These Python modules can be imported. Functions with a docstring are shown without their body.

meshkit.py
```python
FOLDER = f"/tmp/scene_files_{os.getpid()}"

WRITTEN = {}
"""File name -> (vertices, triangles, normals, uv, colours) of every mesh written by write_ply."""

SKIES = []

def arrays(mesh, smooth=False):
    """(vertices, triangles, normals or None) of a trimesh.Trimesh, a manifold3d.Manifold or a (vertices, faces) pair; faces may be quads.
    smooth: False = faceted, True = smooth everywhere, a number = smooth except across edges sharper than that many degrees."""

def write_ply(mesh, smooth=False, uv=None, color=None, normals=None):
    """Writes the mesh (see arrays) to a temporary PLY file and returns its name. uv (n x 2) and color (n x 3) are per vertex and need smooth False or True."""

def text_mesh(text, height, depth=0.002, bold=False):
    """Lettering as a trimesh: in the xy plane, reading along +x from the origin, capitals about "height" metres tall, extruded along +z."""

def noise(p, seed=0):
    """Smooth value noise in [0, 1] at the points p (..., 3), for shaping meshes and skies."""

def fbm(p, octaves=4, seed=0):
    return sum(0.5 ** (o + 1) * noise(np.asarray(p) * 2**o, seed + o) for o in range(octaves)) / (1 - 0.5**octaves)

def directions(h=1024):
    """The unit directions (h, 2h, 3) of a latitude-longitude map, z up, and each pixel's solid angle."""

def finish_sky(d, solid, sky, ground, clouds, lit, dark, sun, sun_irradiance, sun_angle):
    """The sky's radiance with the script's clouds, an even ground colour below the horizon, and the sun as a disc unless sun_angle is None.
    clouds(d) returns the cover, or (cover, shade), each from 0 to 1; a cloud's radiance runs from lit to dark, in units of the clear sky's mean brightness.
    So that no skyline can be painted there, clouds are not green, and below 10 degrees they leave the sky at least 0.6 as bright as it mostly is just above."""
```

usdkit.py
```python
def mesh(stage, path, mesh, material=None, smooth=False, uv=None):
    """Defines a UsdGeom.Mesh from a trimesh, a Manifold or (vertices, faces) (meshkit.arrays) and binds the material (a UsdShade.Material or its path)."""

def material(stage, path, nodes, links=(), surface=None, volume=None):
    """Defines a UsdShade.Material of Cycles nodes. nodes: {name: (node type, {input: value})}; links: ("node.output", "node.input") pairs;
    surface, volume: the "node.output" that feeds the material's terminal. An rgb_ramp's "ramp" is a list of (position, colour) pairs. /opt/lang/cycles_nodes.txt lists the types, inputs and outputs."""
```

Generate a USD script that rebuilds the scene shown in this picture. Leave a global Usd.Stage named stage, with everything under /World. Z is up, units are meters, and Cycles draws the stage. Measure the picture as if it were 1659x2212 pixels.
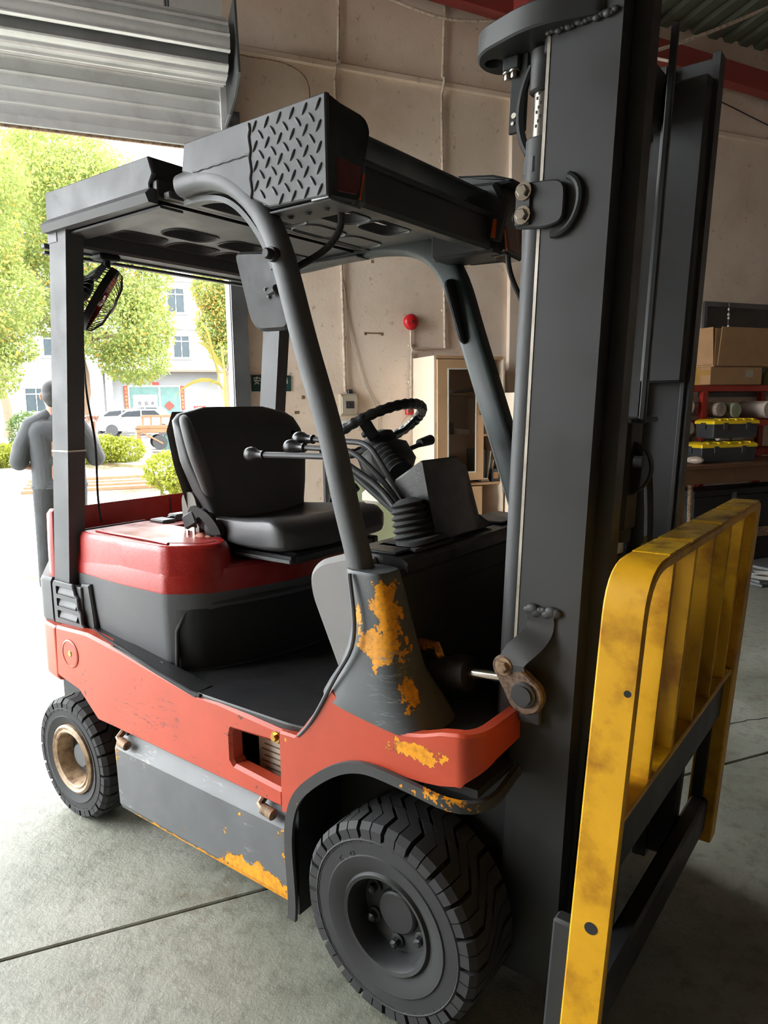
import math, random
import numpy as np, trimesh, manifold3d as m3, usdkit, meshkit
from shapely.geometry import Polygon
from pxr import Usd, UsdGeom, UsdLux, UsdShade, Gf, Sdf

stage = Usd.Stage.CreateInMemory()
UsdGeom.SetStageUpAxis(stage, UsdGeom.Tokens.z)
UsdGeom.SetStageMetersPerUnit(stage, 1.0)
UsdGeom.Xform.Define(stage, '/World')
UsdGeom.Scope.Define(stage, '/World/Looks')
rnd = random.Random(7)
nrng = np.random.default_rng(11)

# ---------------- camera, sky, exposure ----------------
cam = UsdGeom.Camera.Define(stage, '/World/camera')
R0, U0, B0 = (0.79849, 0.601884, -0.012226), (-0.079868, 0.126043, 0.988804), (0.596687, -0.788574, 0.148716)
cam.AddTransformOp().Set(Gf.Matrix4d(*R0, 0, *U0, 0, *B0, 0, 0, 0, 1.5, 1))
cam.CreateHorizontalApertureAttr(24.0)
cam.CreateVerticalApertureAttr(24.0 * 2212 / 1659)
cam.CreateFocalLengthAttr(24.0 * 1539 / 1659)
cam.CreateClippingRangeAttr(Gf.Vec2f(0.05, 500))
cam.CreateExposureAttr(2.3)
dome = UsdLux.DomeLight.Define(stage, '/World/overcast_sky')
dome.CreateIntensityAttr(1.0)
dome.CreateColorAttr(Gf.Vec3f(0.95, 0.985, 1.0))

# ---------------- helpers ----------------
YAW = math.radians(59.5255)
WV, NV = np.array([math.cos(YAW), math.sin(YAW), 0]), np.array([-math.sin(YAW), math.cos(YAW), 0])
def RW(m):
    """room frame (along the wall u, towards the wall v, up) -> world"""
    m = m.copy(); v = m.vertices
    m.vertices = v[:, :1] * WV + v[:, 1:2] * NV + (v[:, 2:] - .012) * np.array([0, 0, 1.0])
    return m
def W3(u, v, z): return tuple(u * WV + v * NV + np.array([0, 0, z - .012]))
names = {}
def numbered(parent, name):
    k = (parent, name); n = names.get(k, 0); names[k] = n + 1
    return f'{parent}/{name}' if n == 0 else f'{parent}/{name}_{n:03d}'
LOC = {}
def data(p, label=None, cat=None, group=None, kind=None):
    for k, v in (('label', label), ('category', cat), ('group', group), ('kind', kind)):
        if v: p.SetCustomDataByKey(k, v)
def thing(name, label, cat, loc=(0, 0, 0), group=None, kind=None, rotz=0):
    path = numbered('/World', name)
    x = UsdGeom.Xform.Define(stage, path); x.AddTranslateOp().Set(Gf.Vec3d(*map(float, loc))); x.AddRotateZOp().Set(float(rotz))
    data(x.GetPrim(), label, cat, group, kind); LOC[path] = np.array(loc, float)
    return path
def part(parent, name, mesh, mat, smooth=35, label=None, kind=None):
    path = numbered(parent, name)
    loc = LOC.get(parent, np.zeros(3)); LOC[path] = loc
    m = mesh.copy(); m.vertices = m.vertices - loc
    g = usdkit.mesh(stage, path, m, mat, smooth=smooth)
    data(g.GetPrim(), label, None, None, kind)
    return path
def xpart(parent, name, label=None):
    path = numbered(parent, name); UsdGeom.Xform.Define(stage, path); LOC[path] = LOC.get(parent, np.zeros(3))
    data(stage.GetPrimAtPath(path), label)
    return path
def solo(name, mesh, mat, label, cat, group=None, smooth=35, kind=None, loc=None):
    """a thing that is one mesh"""
    path = numbered('/World', name)
    if loc is None:
        b = mesh.bounds; loc = ((b[0, 0] + b[1, 0]) / 2, (b[0, 1] + b[1, 1]) / 2, b[0, 2])
    m = mesh.copy(); m.vertices = m.vertices - np.array(loc); LOC[path] = np.array(loc, float)
    g = usdkit.mesh(stage, path, m, mat, smooth=smooth)
    UsdGeom.Xformable(g).AddTranslateOp().Set(Gf.Vec3d(*map(float, loc)))
    data(g.GetPrim(), label, cat, group, kind)
    return path
def struct(name, mesh, mat, label=None, smooth=35, parent=None):
    if parent: return part(parent, name, mesh, mat, smooth)
    return solo(name, mesh, mat, label, None, kind='structure', smooth=smooth)
def copy_of(path, name, loc, rotz, label, cat, group=None):
    p = thing(name, label, cat, loc, group, rotz=rotz)
    pr = stage.GetPrimAtPath(p); pr.GetReferences().AddInternalReference(path); pr.SetInstanceable(True)
    return p
cat_ = trimesh.util.concatenate
def J(*ms):
    l = []
    for m in ms: l += m if isinstance(m, (list, tuple)) else [m]
    return cat_(l)
def fixed(v, f):
    m = trimesh.Trimesh(np.asarray(v, float), np.asarray(f), process=False); m.merge_vertices()
    if m.volume < 0: m.invert()
    return m
def rpoly(pts, r, n=4):
    """polygon with rounded corners; r a number or one per point"""
    pts = [np.array(p, float) for p in pts]; out = []; k = len(pts)
    rs = r if hasattr(r, '__len__') else [r] * k
    for i in range(k):
        p, a, b = pts[i], pts[i - 1], pts[(i + 1) % k]
        da, db = a - p, b - p; la, lb = np.linalg.norm(da), np.linalg.norm(db)
        q = min(rs[i], la * .48, lb * .48)
        if q <= 1e-6: out.append(tuple(p)); continue
        s, e = p + da / la * q, p + db / lb * q
        for t in np.linspace(0, 1, n + 1):
            out.append(tuple((1 - t) ** 2 * s + 2 * t * (1 - t) * p + t * t * e))
    return out
def ccw(p):
    p = np.asarray(p, float); x, y = p[:, 0], p[:, 1]
    return p if np.sum(x * np.roll(y, -1) - np.roll(x, -1) * y) > 0 else p[::-1]
def inset(p, c):
    d1 = p - np.roll(p, 1, 0); d2 = np.roll(p, -1, 0) - p
    d1 /= np.maximum(np.linalg.norm(d1, axis=1, keepdims=True), 1e-9); d2 /= np.maximum(np.linalg.norm(d2, axis=1, keepdims=True), 1e-9)
    n1, n2 = np.stack([-d1[:, 1], d1[:, 0]], 1), np.stack([-d2[:, 1], d2[:, 0]], 1)
    b = n1 + n2; b /= np.maximum(np.sum(b * n1, 1, keepdims=True), .35) / 1.0
    return p + b * c * np.minimum(1, 1)
def prism(poly, a, b, axes='xz', c=0.0, holes=()):
    poly = ccw(poly); holes = [ccw(h)[::-1] for h in holes]
    P = inset(poly, c) if c else poly
    cap = Polygon(P, holes)
    tv, tf = trimesh.creation.triangulate_polygon(cap, engine='earcut')
    V, F, n0 = [], [], 0
    def put(pts2, h):
        nonlocal n0
        V.append(np.column_stack([pts2, np.full(len(pts2), h)])); s = n0; n0 += len(pts2); return s
    def strip(s1, s2, n):
        for i in range(n):
            j = (i + 1) % n; F.extend([(s1 + i, s1 + j, s2 + j), (s1 + i, s2 + j, s2 + i)])
    a, b = min(a, b), max(a, b)
    levels = [(P, a), (poly, a + c), (poly, b - c), (P, b)] if c else [(P, a), (P, b)]
    ss = [put(p, h) for p, h in levels]
    for s1, s2 in zip(ss, ss[1:]): strip(s1, s2, len(poly))
    for h in holes:
        s1, s2 = put(h, a), put(h, b); strip(s1, s2, len(h))
    s = put(tv, a); F.extend([(s + t[0], s + t[2], s + t[1]) for t in tf])
    s = put(tv, b); F.extend([(s + t[0], s + t[1], s + t[2]) for t in tf])
    v = np.vstack(V)
    v = {'xz': v[:, [0, 2, 1]], 'yz': v[:, [2, 0, 1]], 'xy': v}[axes]
    return fixed(v, F)
def box(x0, x1, y0, y1, z0, z1, c=0.0):
    x0, x1 = sorted((x0, x1)); y0, y1 = sorted((y0, y1)); z0, z1 = sorted((z0, z1))
    r = [(x0, y0), (x1, y0), (x1, y1), (x0, y1)]
    if c:
        c = min(c, (x1 - x0) * .4, (y1 - y0) * .4, (z1 - z0) * .4); r = rpoly(r, c, 1)
    return prism(r, z0, z1, 'xy', c)
def rings(rs, caps=(True, True), closed_ring=True):
    """surface through equal-length rings"""
    rs = [np.asarray(r, float) for r in rs]; n = len(rs[0]); V = np.vstack(rs); F = []
    for k in range(len(rs) - 1):
        for i in range(n if closed_ring else n - 1):
            j = (i + 1) % n; a, b = k * n, (k + 1) * n
            F += [(a + i, a + j, b + j), (a + i, b + j, b + i)]
    if closed_ring:
        for end, on in ((0, caps[0]), (len(rs) - 1, caps[1])):
            if on:
                V = np.vstack([V, rs[end].mean(0)]); cI = len(V) - 1; o = end * n
                for i in range(n):
                    j = (i + 1) % n
                    F.append((o + j, o + i, cI) if end == 0 else (o + i, o + j, cI))
    return fixed(V, F)
def frames(path, up=None, closed=False):
    p = np.asarray(path, float)
    t = np.gradient(p, axis=0) if not closed else np.roll(p, -1, 0) - np.roll(p, 1, 0)
    t /= np.maximum(np.linalg.norm(t, axis=1, keepdims=True), 1e-9)
    if up is None:
        up = np.array([0, 0, 1.0]) if abs(t[0, 2]) < .9 else np.array([0, 1.0, 0])
    up = np.asarray(up, float); A, B = [], []
    prev = None
    for ti in t:
        ref = up if prev is None else prev
        b = np.cross(ti, ref); b = np.cross(ti, up) if np.linalg.norm(b) < 1e-6 else b
        b /= max(np.linalg.norm(b), 1e-9); a = np.cross(b, ti); A.append(a); B.append(b); prev = a
    return p, np.array(A), np.array(B)
def spline(pts, n=24):
    from scipy.interpolate import CubicSpline
    p = np.asarray(pts, float); d = np.r_[0, np.cumsum(np.linalg.norm(np.diff(p, axis=0), axis=1))]
    return CubicSpline(d, p)(np.linspace(0, d[-1], n))
def tube(path, r, n=10, up=None, closed=False):
    p, A, B = frames(path, up, closed); k = len(p)
    rr = np.broadcast_to(np.asarray(r, float), (k,)); th = np.linspace(0, 2 * np.pi, n, endpoint=False)
    R = [p[i] + rr[i] * (np.cos(th)[:, None] * A[i] + np.sin(th)[:, None] * B[i]) for i in range(k)]
    if closed: return rings(R + [R[0]], caps=(False, False))
    return rings(R)
def sweep(path, prof, up=None, closed=False):
    p, A, B = frames(path, up, closed); prof = np.asarray(prof, float)
    R = [p[i] + prof[:, :1] * A[i] + prof[:, 1:] * B[i] for i in range(len(p))]
    return rings(R + [R[0]], (False, False)) if closed else rings(R)
def lathe(prof, o, ax, n=32, closed=False, caps=(True, True)):
    """prof: (r, h) along axis ax from o"""
    ax = np.asarray(ax, float); ax /= np.linalg.norm(ax)
    e = np.array([0, 0, 1.0]) if abs(ax[2]) < .9 else np.array([1.0, 0, 0])
    a = np.cross(e, ax); a /= np.linalg.norm(a); b = np.cross(ax, a); th = np.linspace(0, 2 * np.pi, n, endpoint=False)
    R = [np.asarray(o) + ax * h + max(r, 1e-4) * (np.cos(th)[:, None] * a + np.sin(th)[:, None] * b) for r, h in prof]
    return rings(R + [R[0]], (False, False)) if closed else rings(R, caps)
def cyl(o, ax, r, h, n=16, c=0.0):
    return lathe([(r - c, 0), (r, c), (r, h - c), (r - c, h)] if c else [(r, 0), (r, h)], o, ax, n)
def bolt(o, ax, r=.012, h=.01):
    return J(lathe([(r * 1.5, 0), (r * 1.5, h * .25)], o, ax, 12), lathe([(r, h * .25), (r, h * .85), (r * .85, h)], o, ax, 6))
def sph(o, r, sub=2, s=(1, 1, 1)):
    m = trimesh.creation.icosphere(subdivisions=sub, radius=r); m.vertices = m.vertices * np.array(s) + np.array(o); return m
def mir(m, yc=1.80):
    m = m.copy(); v = m.vertices.copy(); v[:, 1] = 2 * yc - v[:, 1]; m.vertices = v; m.invert(); return m
def rot(m, ax, deg, o=(0, 0, 0)):
    m = m.copy(); m.apply_transform(trimesh.transformations.rotation_matrix(math.radians(deg), ax, o)); return m
def mv(m, *d): m = m.copy(); m.apply_translation(d); return m
def sq(n, a, b, e=.5, c=(0, 0)):
    """superellipse ring in 2D"""
    t = np.linspace(0, 2 * np.pi, n, endpoint=False)
    return np.column_stack([c[0] + a * np.sign(np.cos(t)) * np.abs(np.cos(t)) ** e, c[1] + b * np.sign(np.sin(t)) * np.abs(np.sin(t)) ** e])
def hull(pts): return trimesh.Trimesh(np.asarray(pts, float)).convex_hull if False else trimesh.convex.convex_hull(np.asarray(pts, float))
def diff(a, b):
    f = lambda m: m3.Manifold(m3.Mesh(np.asarray(m.vertices, np.float32), np.asarray(m.faces, np.uint32)))
    r = (f(a) - f(b)).to_mesh()
    return trimesh.Trimesh(r.vert_properties[:, :3], r.tri_verts, process=False)

# ---------------- materials ----------------
def mk(name, nodes, links, surface='p.BSDF'):
    return usdkit.material(stage, '/World/Looks/' + name, nodes, links, surface=surface)
def c3(c): return tuple(float(x) for x in c)
def srgb(r, g, b): return tuple(((x / 255) / 12.92 if x / 255 <= .04045 else ((x / 255 + .055) / 1.055) ** 2.4) for x in (r, g, b))
def paint(name, c, rough=.5, metal=0.0, var=.12, scale=7, bump=0.0, bscale=160, spec=.5, rvar=.1, c2=None, det=5, drops=0.0, dist=.004, world=True):
    """surface colour with soft grain; optional dirt colour c2, bump and water drops"""
    c = np.array(c, float)
    a = c * (1 - var); b = np.minimum(c * (1 + var), .95)
    if c2 is not None: a = np.array(c2, float)
    n = {'g': ('geometry', {}), 'n': ('noise_texture', {'scale': float(scale), 'detail': float(det), 'roughness': .6}),
         'r': ('rgb_ramp', {'ramp': [(.3, c3(a)), (.52, c3(c)), (.75, c3(b))]}),
         'm': ('map_range', {'from_min': .3, 'from_max': .7, 'to_min': max(rough - rvar, .03), 'to_max': min(rough + rvar, 1.0)}),
         'p': ('principled_bsdf', {'metallic': float(metal), 'specular_ior_level': float(spec)})}
    l = [('g.position', 'n.vector'), ('n.fac', 'r.fac'), ('r.color', 'p.base_color'), ('n.fac', 'm.value'), ('m.result', 'p.roughness')]
    last = None
    if bump:
        n['bn'] = ('noise_texture', {'scale': float(bscale), 'detail': 3.0}); n['b'] = ('bump', {'strength': float(bump), 'distance': float(dist)})
        l += [('g.position', 'bn.vector'), ('bn.fac', 'b.height')]; last = 'b.normal'
    if drops:
        n['v'] = ('voronoi_texture', {'scale': 150.0, 'feature': 'f1'})
        n['vm'] = ('map_range', {'from_min': .05, 'from_max': .26, 'to_min': 1.0, 'to_max': 0.0, 'clamp': True})
        n['db'] = ('bump', {'strength': float(drops), 'distance': .0016})
        l += [('g.position', 'v.vector'), ('v.distance', 'vm.value'), ('vm.result', 'db.height')]
        if last: l.append((last, 'db.normal'))
        last = 'db.normal'
    if last: l.append((last, 'p.normal'))
    return mk(name, n, l)
def chipped(name, c, chip, blobs, rough=.5, nscale=26, thr=.62, var=.12, edge=srgb(70, 45, 25), spec=.5, scratch=None):
    """painted surface with worn patches: blobs = [(centre, radii, strength)]"""
    c = np.array(c, float)
    n = {'g': ('geometry', {}), 'n': ('noise_texture', {'scale': float(nscale), 'detail': 9.0, 'roughness': .68}),
         'n2': ('noise_texture', {'scale': 7.0, 'detail': 5.0}),
         'r': ('rgb_ramp', {'ramp': [(.3, c3(c * (1 - var))), (.5, c3(c)), (.72, c3(np.minimum(c * (1 + var), .95)))]}),
         'cn': ('noise_texture', {'scale': 60.0, 'detail': 6.0, 'roughness': .7}),
         'cr': ('rgb_ramp', {'ramp': [(.3, c3(np.array(chip) * .55)), (.5, c3(chip)), (.7, c3(np.minimum(np.array(chip) * 1.25, .95)))]}),
         'p': ('principled_bsdf', {'roughness': float(rough), 'specular_ior_level': float(spec)})}
    l = [('g.position', 'n.vector'), ('g.position', 'n2.vector'), ('n2.fac', 'r.fac'), ('g.position', 'cn.vector'), ('cn.fac', 'cr.fac')]
    cur = 'n.fac'
    for i, (ce, ra, st) in enumerate(blobs):
        ra = np.broadcast_to(np.array(ra, float), (3,))
        n[f'm{i}'] = ('mapping', {'mapping_type': 'point', 'scale': c3(1 / ra), 'location': c3(-np.array(ce) / ra)})
        n[f's{i}'] = ('gradient_texture', {'gradient_type': 'spherical'}); n[f'k{i}'] = ('math', {'math_type': 'multiply_add', 'value2': float(st)})
        l += [('g.position', f'm{i}.vector'), (f'm{i}.vector', f's{i}.vector'), (f's{i}.fac', f'k{i}.value1'), (cur, f'k{i}.value3')]
        cur = f'k{i}.value'
    n['e'] = ('map_range', {'from_min': thr - .02, 'from_max': thr - .005, 'clamp': True}); n['t'] = ('map_range', {'from_min': thr, 'from_max': thr + .008, 'clamp': True})
    n['x1'] = ('mix', {'color2': c3(edge)}); n['x2'] = ('mix', {}); n['b'] = ('bump', {'strength': .5, 'distance': .002, 'invert': True})
    l += [(cur, 'e.value'), (cur, 't.value'), ('e.result', 'x1.fac'), ('r.color', 'x1.color1'), ('x1.color', 'x2.color1'), ('cr.color', 'x2.color2'),
          ('t.result', 'x2.fac'), ('x2.color', 'p.base_color'), ('t.result', 'b.height'), ('b.normal', 'p.normal')]
    if scratch:
        n['sm'] = ('mapping', {'mapping_type': 'point', 'rotation': (0, .25, 0), 'scale': (3.0, 3.0, 26.0)}); n['sn'] = ('noise_texture', {'scale': 2.2, 'detail': 3.0, 'distortion': .6}); n['sk'] = ('noise_texture', {'scale': 5.0, 'detail': 3.0})
        n['sa'] = ('math', {'math_type': 'subtract', 'value2': .5}); n['sb'] = ('math', {'math_type': 'absolute'}); n['sc'] = ('map_range', {'from_min': .004, 'from_max': .010, 'to_min': 1.0, 'to_max': 0.0, 'clamp': True})
        n['sd'] = ('map_range', {'from_min': .56, 'from_max': .62, 'clamp': True}); n['se'] = ('math', {'math_type': 'multiply'}); n['x3'] = ('mix', {'color2': c3(scratch)})
        l = [q for q in l if q[1] != 'p.base_color'] + [('g.position', 'sm.vector'), ('sm.vector', 'sn.vector'), ('g.position', 'sk.vector'), ('sn.fac', 'sa.value1'), ('sa.value', 'sb.value1'), ('sb.value', 'sc.value'), ('sk.fac', 'sd.value'), ('sc.result', 'se.value1'), ('sd.result', 'se.value2'), ('se.value', 'x3.fac'), ('x2.color', 'x3.color1'), ('x3.color', 'p.base_color')]
    return mk(name, n, l)
def glow(name, c, s): return mk(name, {'e': ('emission', {'color': c3(c), 'strength': float(s)})}, [], 'e.emission')
def glass(name, tint=(1, 1, 1), rough=0.02):
    return mk(name, {'t': ('transparent_bsdf', {'color': c3(tint)}), 'g': ('glossy_bsdf', {'color': (1., 1., 1.), 'roughness': rough}), 'f': ('fresnel', {'IOR': 1.45}), 'x': ('mix_closure', {})},
              [('f.fac', 'x.fac'), ('t.BSDF', 'x.closure1'), ('g.BSDF', 'x.closure2')], 'x.closure')
def leafmat(name, cols, trans=.45, rough=.55):
    ramp = [(i / (len(cols) - 1), c3(c)) for i, c in enumerate(cols)]
    return mk(name, {'g': ('geometry', {}), 'r': ('rgb_ramp', {'ramp': ramp}), 'p': ('principled_bsdf', {'roughness': rough, 'specular_ior_level': .3}),
                     't': ('translucent_bsdf', {}), 'x': ('mix_closure', {'fac': trans})},
              [('g.random_per_island', 'r.fac'), ('r.color', 'p.base_color'), ('r.color', 't.color'), ('p.BSDF', 'x.closure1'), ('t.BSDF', 'x.closure2')], 'x.closure')

ORANGE, RED, YELLOW, GREYP = srgb(184, 70, 45), srgb(160, 33, 28), srgb(214, 158, 14), srgb(88, 89, 91)
yellow_under = srgb(226, 150, 20)
M = {}
M['grey'] = paint('grey_paint', GREYP, .5, var=.12, spec=.3, bump=.12, bscale=300, dist=.001)
M['grey_wet'] = paint('grey_paint_wet', GREYP, .52, var=.12, spec=.25, drops=.2)
M['dark'] = paint('dark_paint', srgb(54, 55, 56), .5, var=.15)
M['black'] = paint('black_plastic', srgb(42, 43, 44), .55, var=.15, spec=.3, bump=.1, bscale=500, dist=.0006)
M['black_wet'] = paint('black_plastic_wet', srgb(42, 43, 44), .34, var=.2, drops=.3)
M['mast'] = paint('mast_paint', srgb(43, 44, 45), .5, var=.18, scale=4, bump=.1, bscale=90, dist=.001)
M['rubber'] = paint('tyre_rubber', srgb(54, 54, 55), .75, var=.2, bump=.15, bscale=120, dist=.001, spec=.3)
M['rubber_wet'] = paint('mat_rubber_wet', srgb(44, 44, 45), .42, var=.2, drops=.3)
M['orange'] = chipped('orange_paint', ORANGE, srgb(60, 40, 34), [((-2.28, 1.26, .55), (.10, .1, .12), .10), ((-1.46, 1.27, .64), (.03, .1, .02), .25), ((-1.98, 1.26, .64), (.1, .06, .05), .09), ((-1.40, 1.26, .45), (.12, .05, .04), .08)], rough=.40, nscale=34, thr=.705, var=.10, scratch=srgb(84, 48, 40))
M['orange_fender'] = chipped('orange_fender_paint', ORANGE, yellow_under, [((-.87, 1.25, .715), (.12, .10, .038), .5), ((-1.285, 1.255, .63), (.016, .03, .04), .35)], rough=.36, nscale=30, thr=.74, var=.10)
M['red_wet'] = paint('red_hood_paint_wet', RED, .3, var=.1, drops=.38, spec=.5)
M['red'] = paint('red_paint', RED, .35, var=.12)
M['panel'] = chipped('lower_panel_paint', srgb(92, 94, 96), yellow_under, [((-1.42, 1.26, .165), (.20, .08, .062), .62), ((-1.72, 1.26, .14), (.5, .06, .026), .45), ((-2.11, 1.26, .3), (.012, .06, .3), .28), ((-1.30, 1.26, .28), (.03, .06, .12), .2)], rough=.5, nscale=28, thr=.66, var=.16, scratch=srgb(150, 150, 148))
M['base_chip'] = chipped('pillar_base_paint', srgb(76, 80, 82), yellow_under, [((-.985, 1.28, .93), (.085, .10, .068), .44), ((-.988, 1.29, 1.045), (.05, .09, .075), .40), ((-.967, 1.28, .99), (.03, .09, .05), .33), ((-.905, 1.28, .84), (.034, .08, .062), .42), ((-1.048, 1.27, 1.0), (.022, .06, .055), .33)], rough=.5, nscale=34, thr=.675, var=.15, scratch=srgb(120, 128, 128))
M['lip'] = chipped('fender_lip_paint', srgb(58, 59, 60), yellow_under, [((-.78, 1.26, .63), (.14, .06, .04), .2)], rough=.55, nscale=40, thr=.66)
M['yellow'] = paint('backrest_yellow', YELLOW, .5, var=.14, scale=9, c2=srgb(150, 96, 10), det=9, bump=.15, bscale=80, dist=.001)
M['yellow_wet'] = paint('backrest_yellow_wet', srgb(205, 160, 20), .32, var=.2, scale=14, c2=srgb(120, 80, 14), det=8, drops=1.0)
M['chrome'] = paint('chrome', srgb(200, 198, 192), .18, metal=1, var=.05)
M['steel'] = paint('worn_steel', srgb(170, 165, 155), .38, metal=1, var=.2)
M['rust'] = paint('rusty_steel', srgb(150, 125, 100), .6, metal=.3, var=.4, scale=40, c2=srgb(60, 42, 30))
M['greasy'] = paint('greasy_rusted_steel', srgb(112, 92, 76), .5, metal=.2, var=.5, scale=75, c2=srgb(24, 21, 19), det=8)
M['tan_rim'] = paint('rusty_tan_rim', srgb(176, 150, 122), .6, var=.2, scale=30, c2=srgb(110, 80, 55))
M['seat'] = paint('seat_vinyl', srgb(72, 72, 74), .45, var=.12, bump=.1, bscale=700, dist=.0005)
M['seat_back'] = paint('seat_vinyl_matt', srgb(92, 92, 93), .6, var=.12, bump=.1, bscale=700, dist=.0005)
M['seat_shell'] = paint('seat_shell_plastic', srgb(112, 108, 100), .5, var=.1)
M['knee'] = paint('knee_plastic', srgb(124, 122, 120), .6, var=.08, spec=.25, drops=.15)
M['handle_grip'] = paint('grip_black', srgb(30, 30, 31), .35, var=.1)
M['amber'] = paint('amber_lens', srgb(200, 80, 20), .2, var=.1)
M['red_lens'] = paint('dark_red_lens', srgb(96, 40, 34), .18, var=.15)
M['lens'] = paint('smoked_lens', srgb(50, 52, 54), .12, var=.15)
M['teal'] = paint('teal_worn_paint', srgb(50, 62, 61), .45, var=.15, scale=5, c2=srgb(50, 52, 54))
M['label'] = paint('off_white_label', srgb(225, 220, 205), .7, var=.06)
M['brass'] = paint('brass', srgb(190, 150, 80), .3, metal=1, var=.1)
M['belt'] = paint('belt_web', srgb(36, 36, 37), .7, var=.15)
M['pinkrag'] = paint('rag_cloth', srgb(190, 130, 110), .8, var=.3, scale=60)
# ================= ROOM =================
M['wall'] = mk('plaster_wall', {'g': ('geometry', {}), 'n1': ('noise_texture', {'scale': 1.4, 'detail': 6.0, 'roughness': .6}), 'n2': ('noise_texture', {'scale': 14.0, 'detail': 8.0, 'roughness': .7}),
    'r1': ('rgb_ramp', {'ramp': [(.3, srgb(218, 198, 178)), (.5, srgb(236, 217, 199)), (.7, srgb(241, 225, 210))]}), 'r2': ('rgb_ramp', {'ramp': [(.28, srgb(150, 128, 110)), (.40, (1, 1, 1)), (1, (1, 1, 1))]}),
    'x': ('mix', {'mix_type': 'multiply', 'fac': .65}), 'b': ('bump', {'strength': .22, 'distance': .006}), 'n3': ('noise_texture', {'scale': 35.0, 'detail': 6.0}), 'p': ('principled_bsdf', {'roughness': .85, 'specular_ior_level': .2})},
    [('g.position', 'n1.vector'), ('g.position', 'n2.vector'), ('g.position', 'n3.vector'), ('n1.fac', 'r1.fac'), ('n2.fac', 'r2.fac'), ('r1.color', 'x.color1'), ('r2.color', 'x.color2'), ('x.color', 'p.base_color'), ('n3.fac', 'b.height'), ('b.normal', 'p.normal')])
M['floor'] = mk('concrete_floor', {'g': ('geometry', {}), 'n1': ('noise_texture', {'scale': 1.1, 'detail': 7.0, 'roughness': .65}), 'n2': ('noise_texture', {'scale': 22.0, 'detail': 8.0, 'roughness': .7}), 'n4': ('noise_texture', {'scale': 2.6, 'detail': 6.0, 'roughness': .7}),
    'r1': ('rgb_ramp', {'ramp': [(.3, srgb(112, 114, 100)), (.5, srgb(146, 147, 134)), (.7, srgb(172, 172, 162))]}), 'r2': ('rgb_ramp', {'ramp': [(.28, (.45, .45, .43)), (.5, (1, 1, 1)), (1, (1, 1, 1))]}),
    'st': ('rgb_ramp', {'ramp': [(.60, (1, 1, 1)), (.66, srgb(226, 214, 208)), (.8, srgb(205, 180, 170))]}),
    'x': ('mix', {'mix_type': 'multiply', 'fac': .8}), 'y': ('mix', {'mix_type': 'multiply', 'fac': .8}), 'm': ('map_range', {'from_min': .35, 'from_max': .65, 'to_min': .30, 'to_max': .62}), 'b': ('bump', {'strength': .6, 'distance': .008}), 'n3': ('noise_texture', {'scale': 38.0, 'detail': 7.0, 'roughness': .7}), 'p': ('principled_bsdf', {'specular_ior_level': .5})},
    [('g.position', 'n1.vector'), ('g.position', 'n2.vector'), ('g.position', 'n3.vector'), ('g.position', 'n4.vector'), ('n1.fac', 'r1.fac'), ('n2.fac', 'r2.fac'), ('n4.fac', 'st.fac'), ('r1.color', 'x.color1'), ('r2.color', 'x.color2'), ('x.color', 'y.color1'), ('st.color', 'y.color2'), ('y.color', 'p.base_color'), ('n1.fac', 'm.value'), ('m.result', 'p.roughness'), ('n3.fac', 'b.height'), ('b.normal', 'p.normal')])
M['ceil'] = paint('roof_sheet_green', srgb(92, 98, 86), .6, var=.2, scale=1.5)
M['redsteel'] = paint('red_oxide_steel', srgb(150, 62, 58), .6, var=.2, scale=3)
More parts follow.
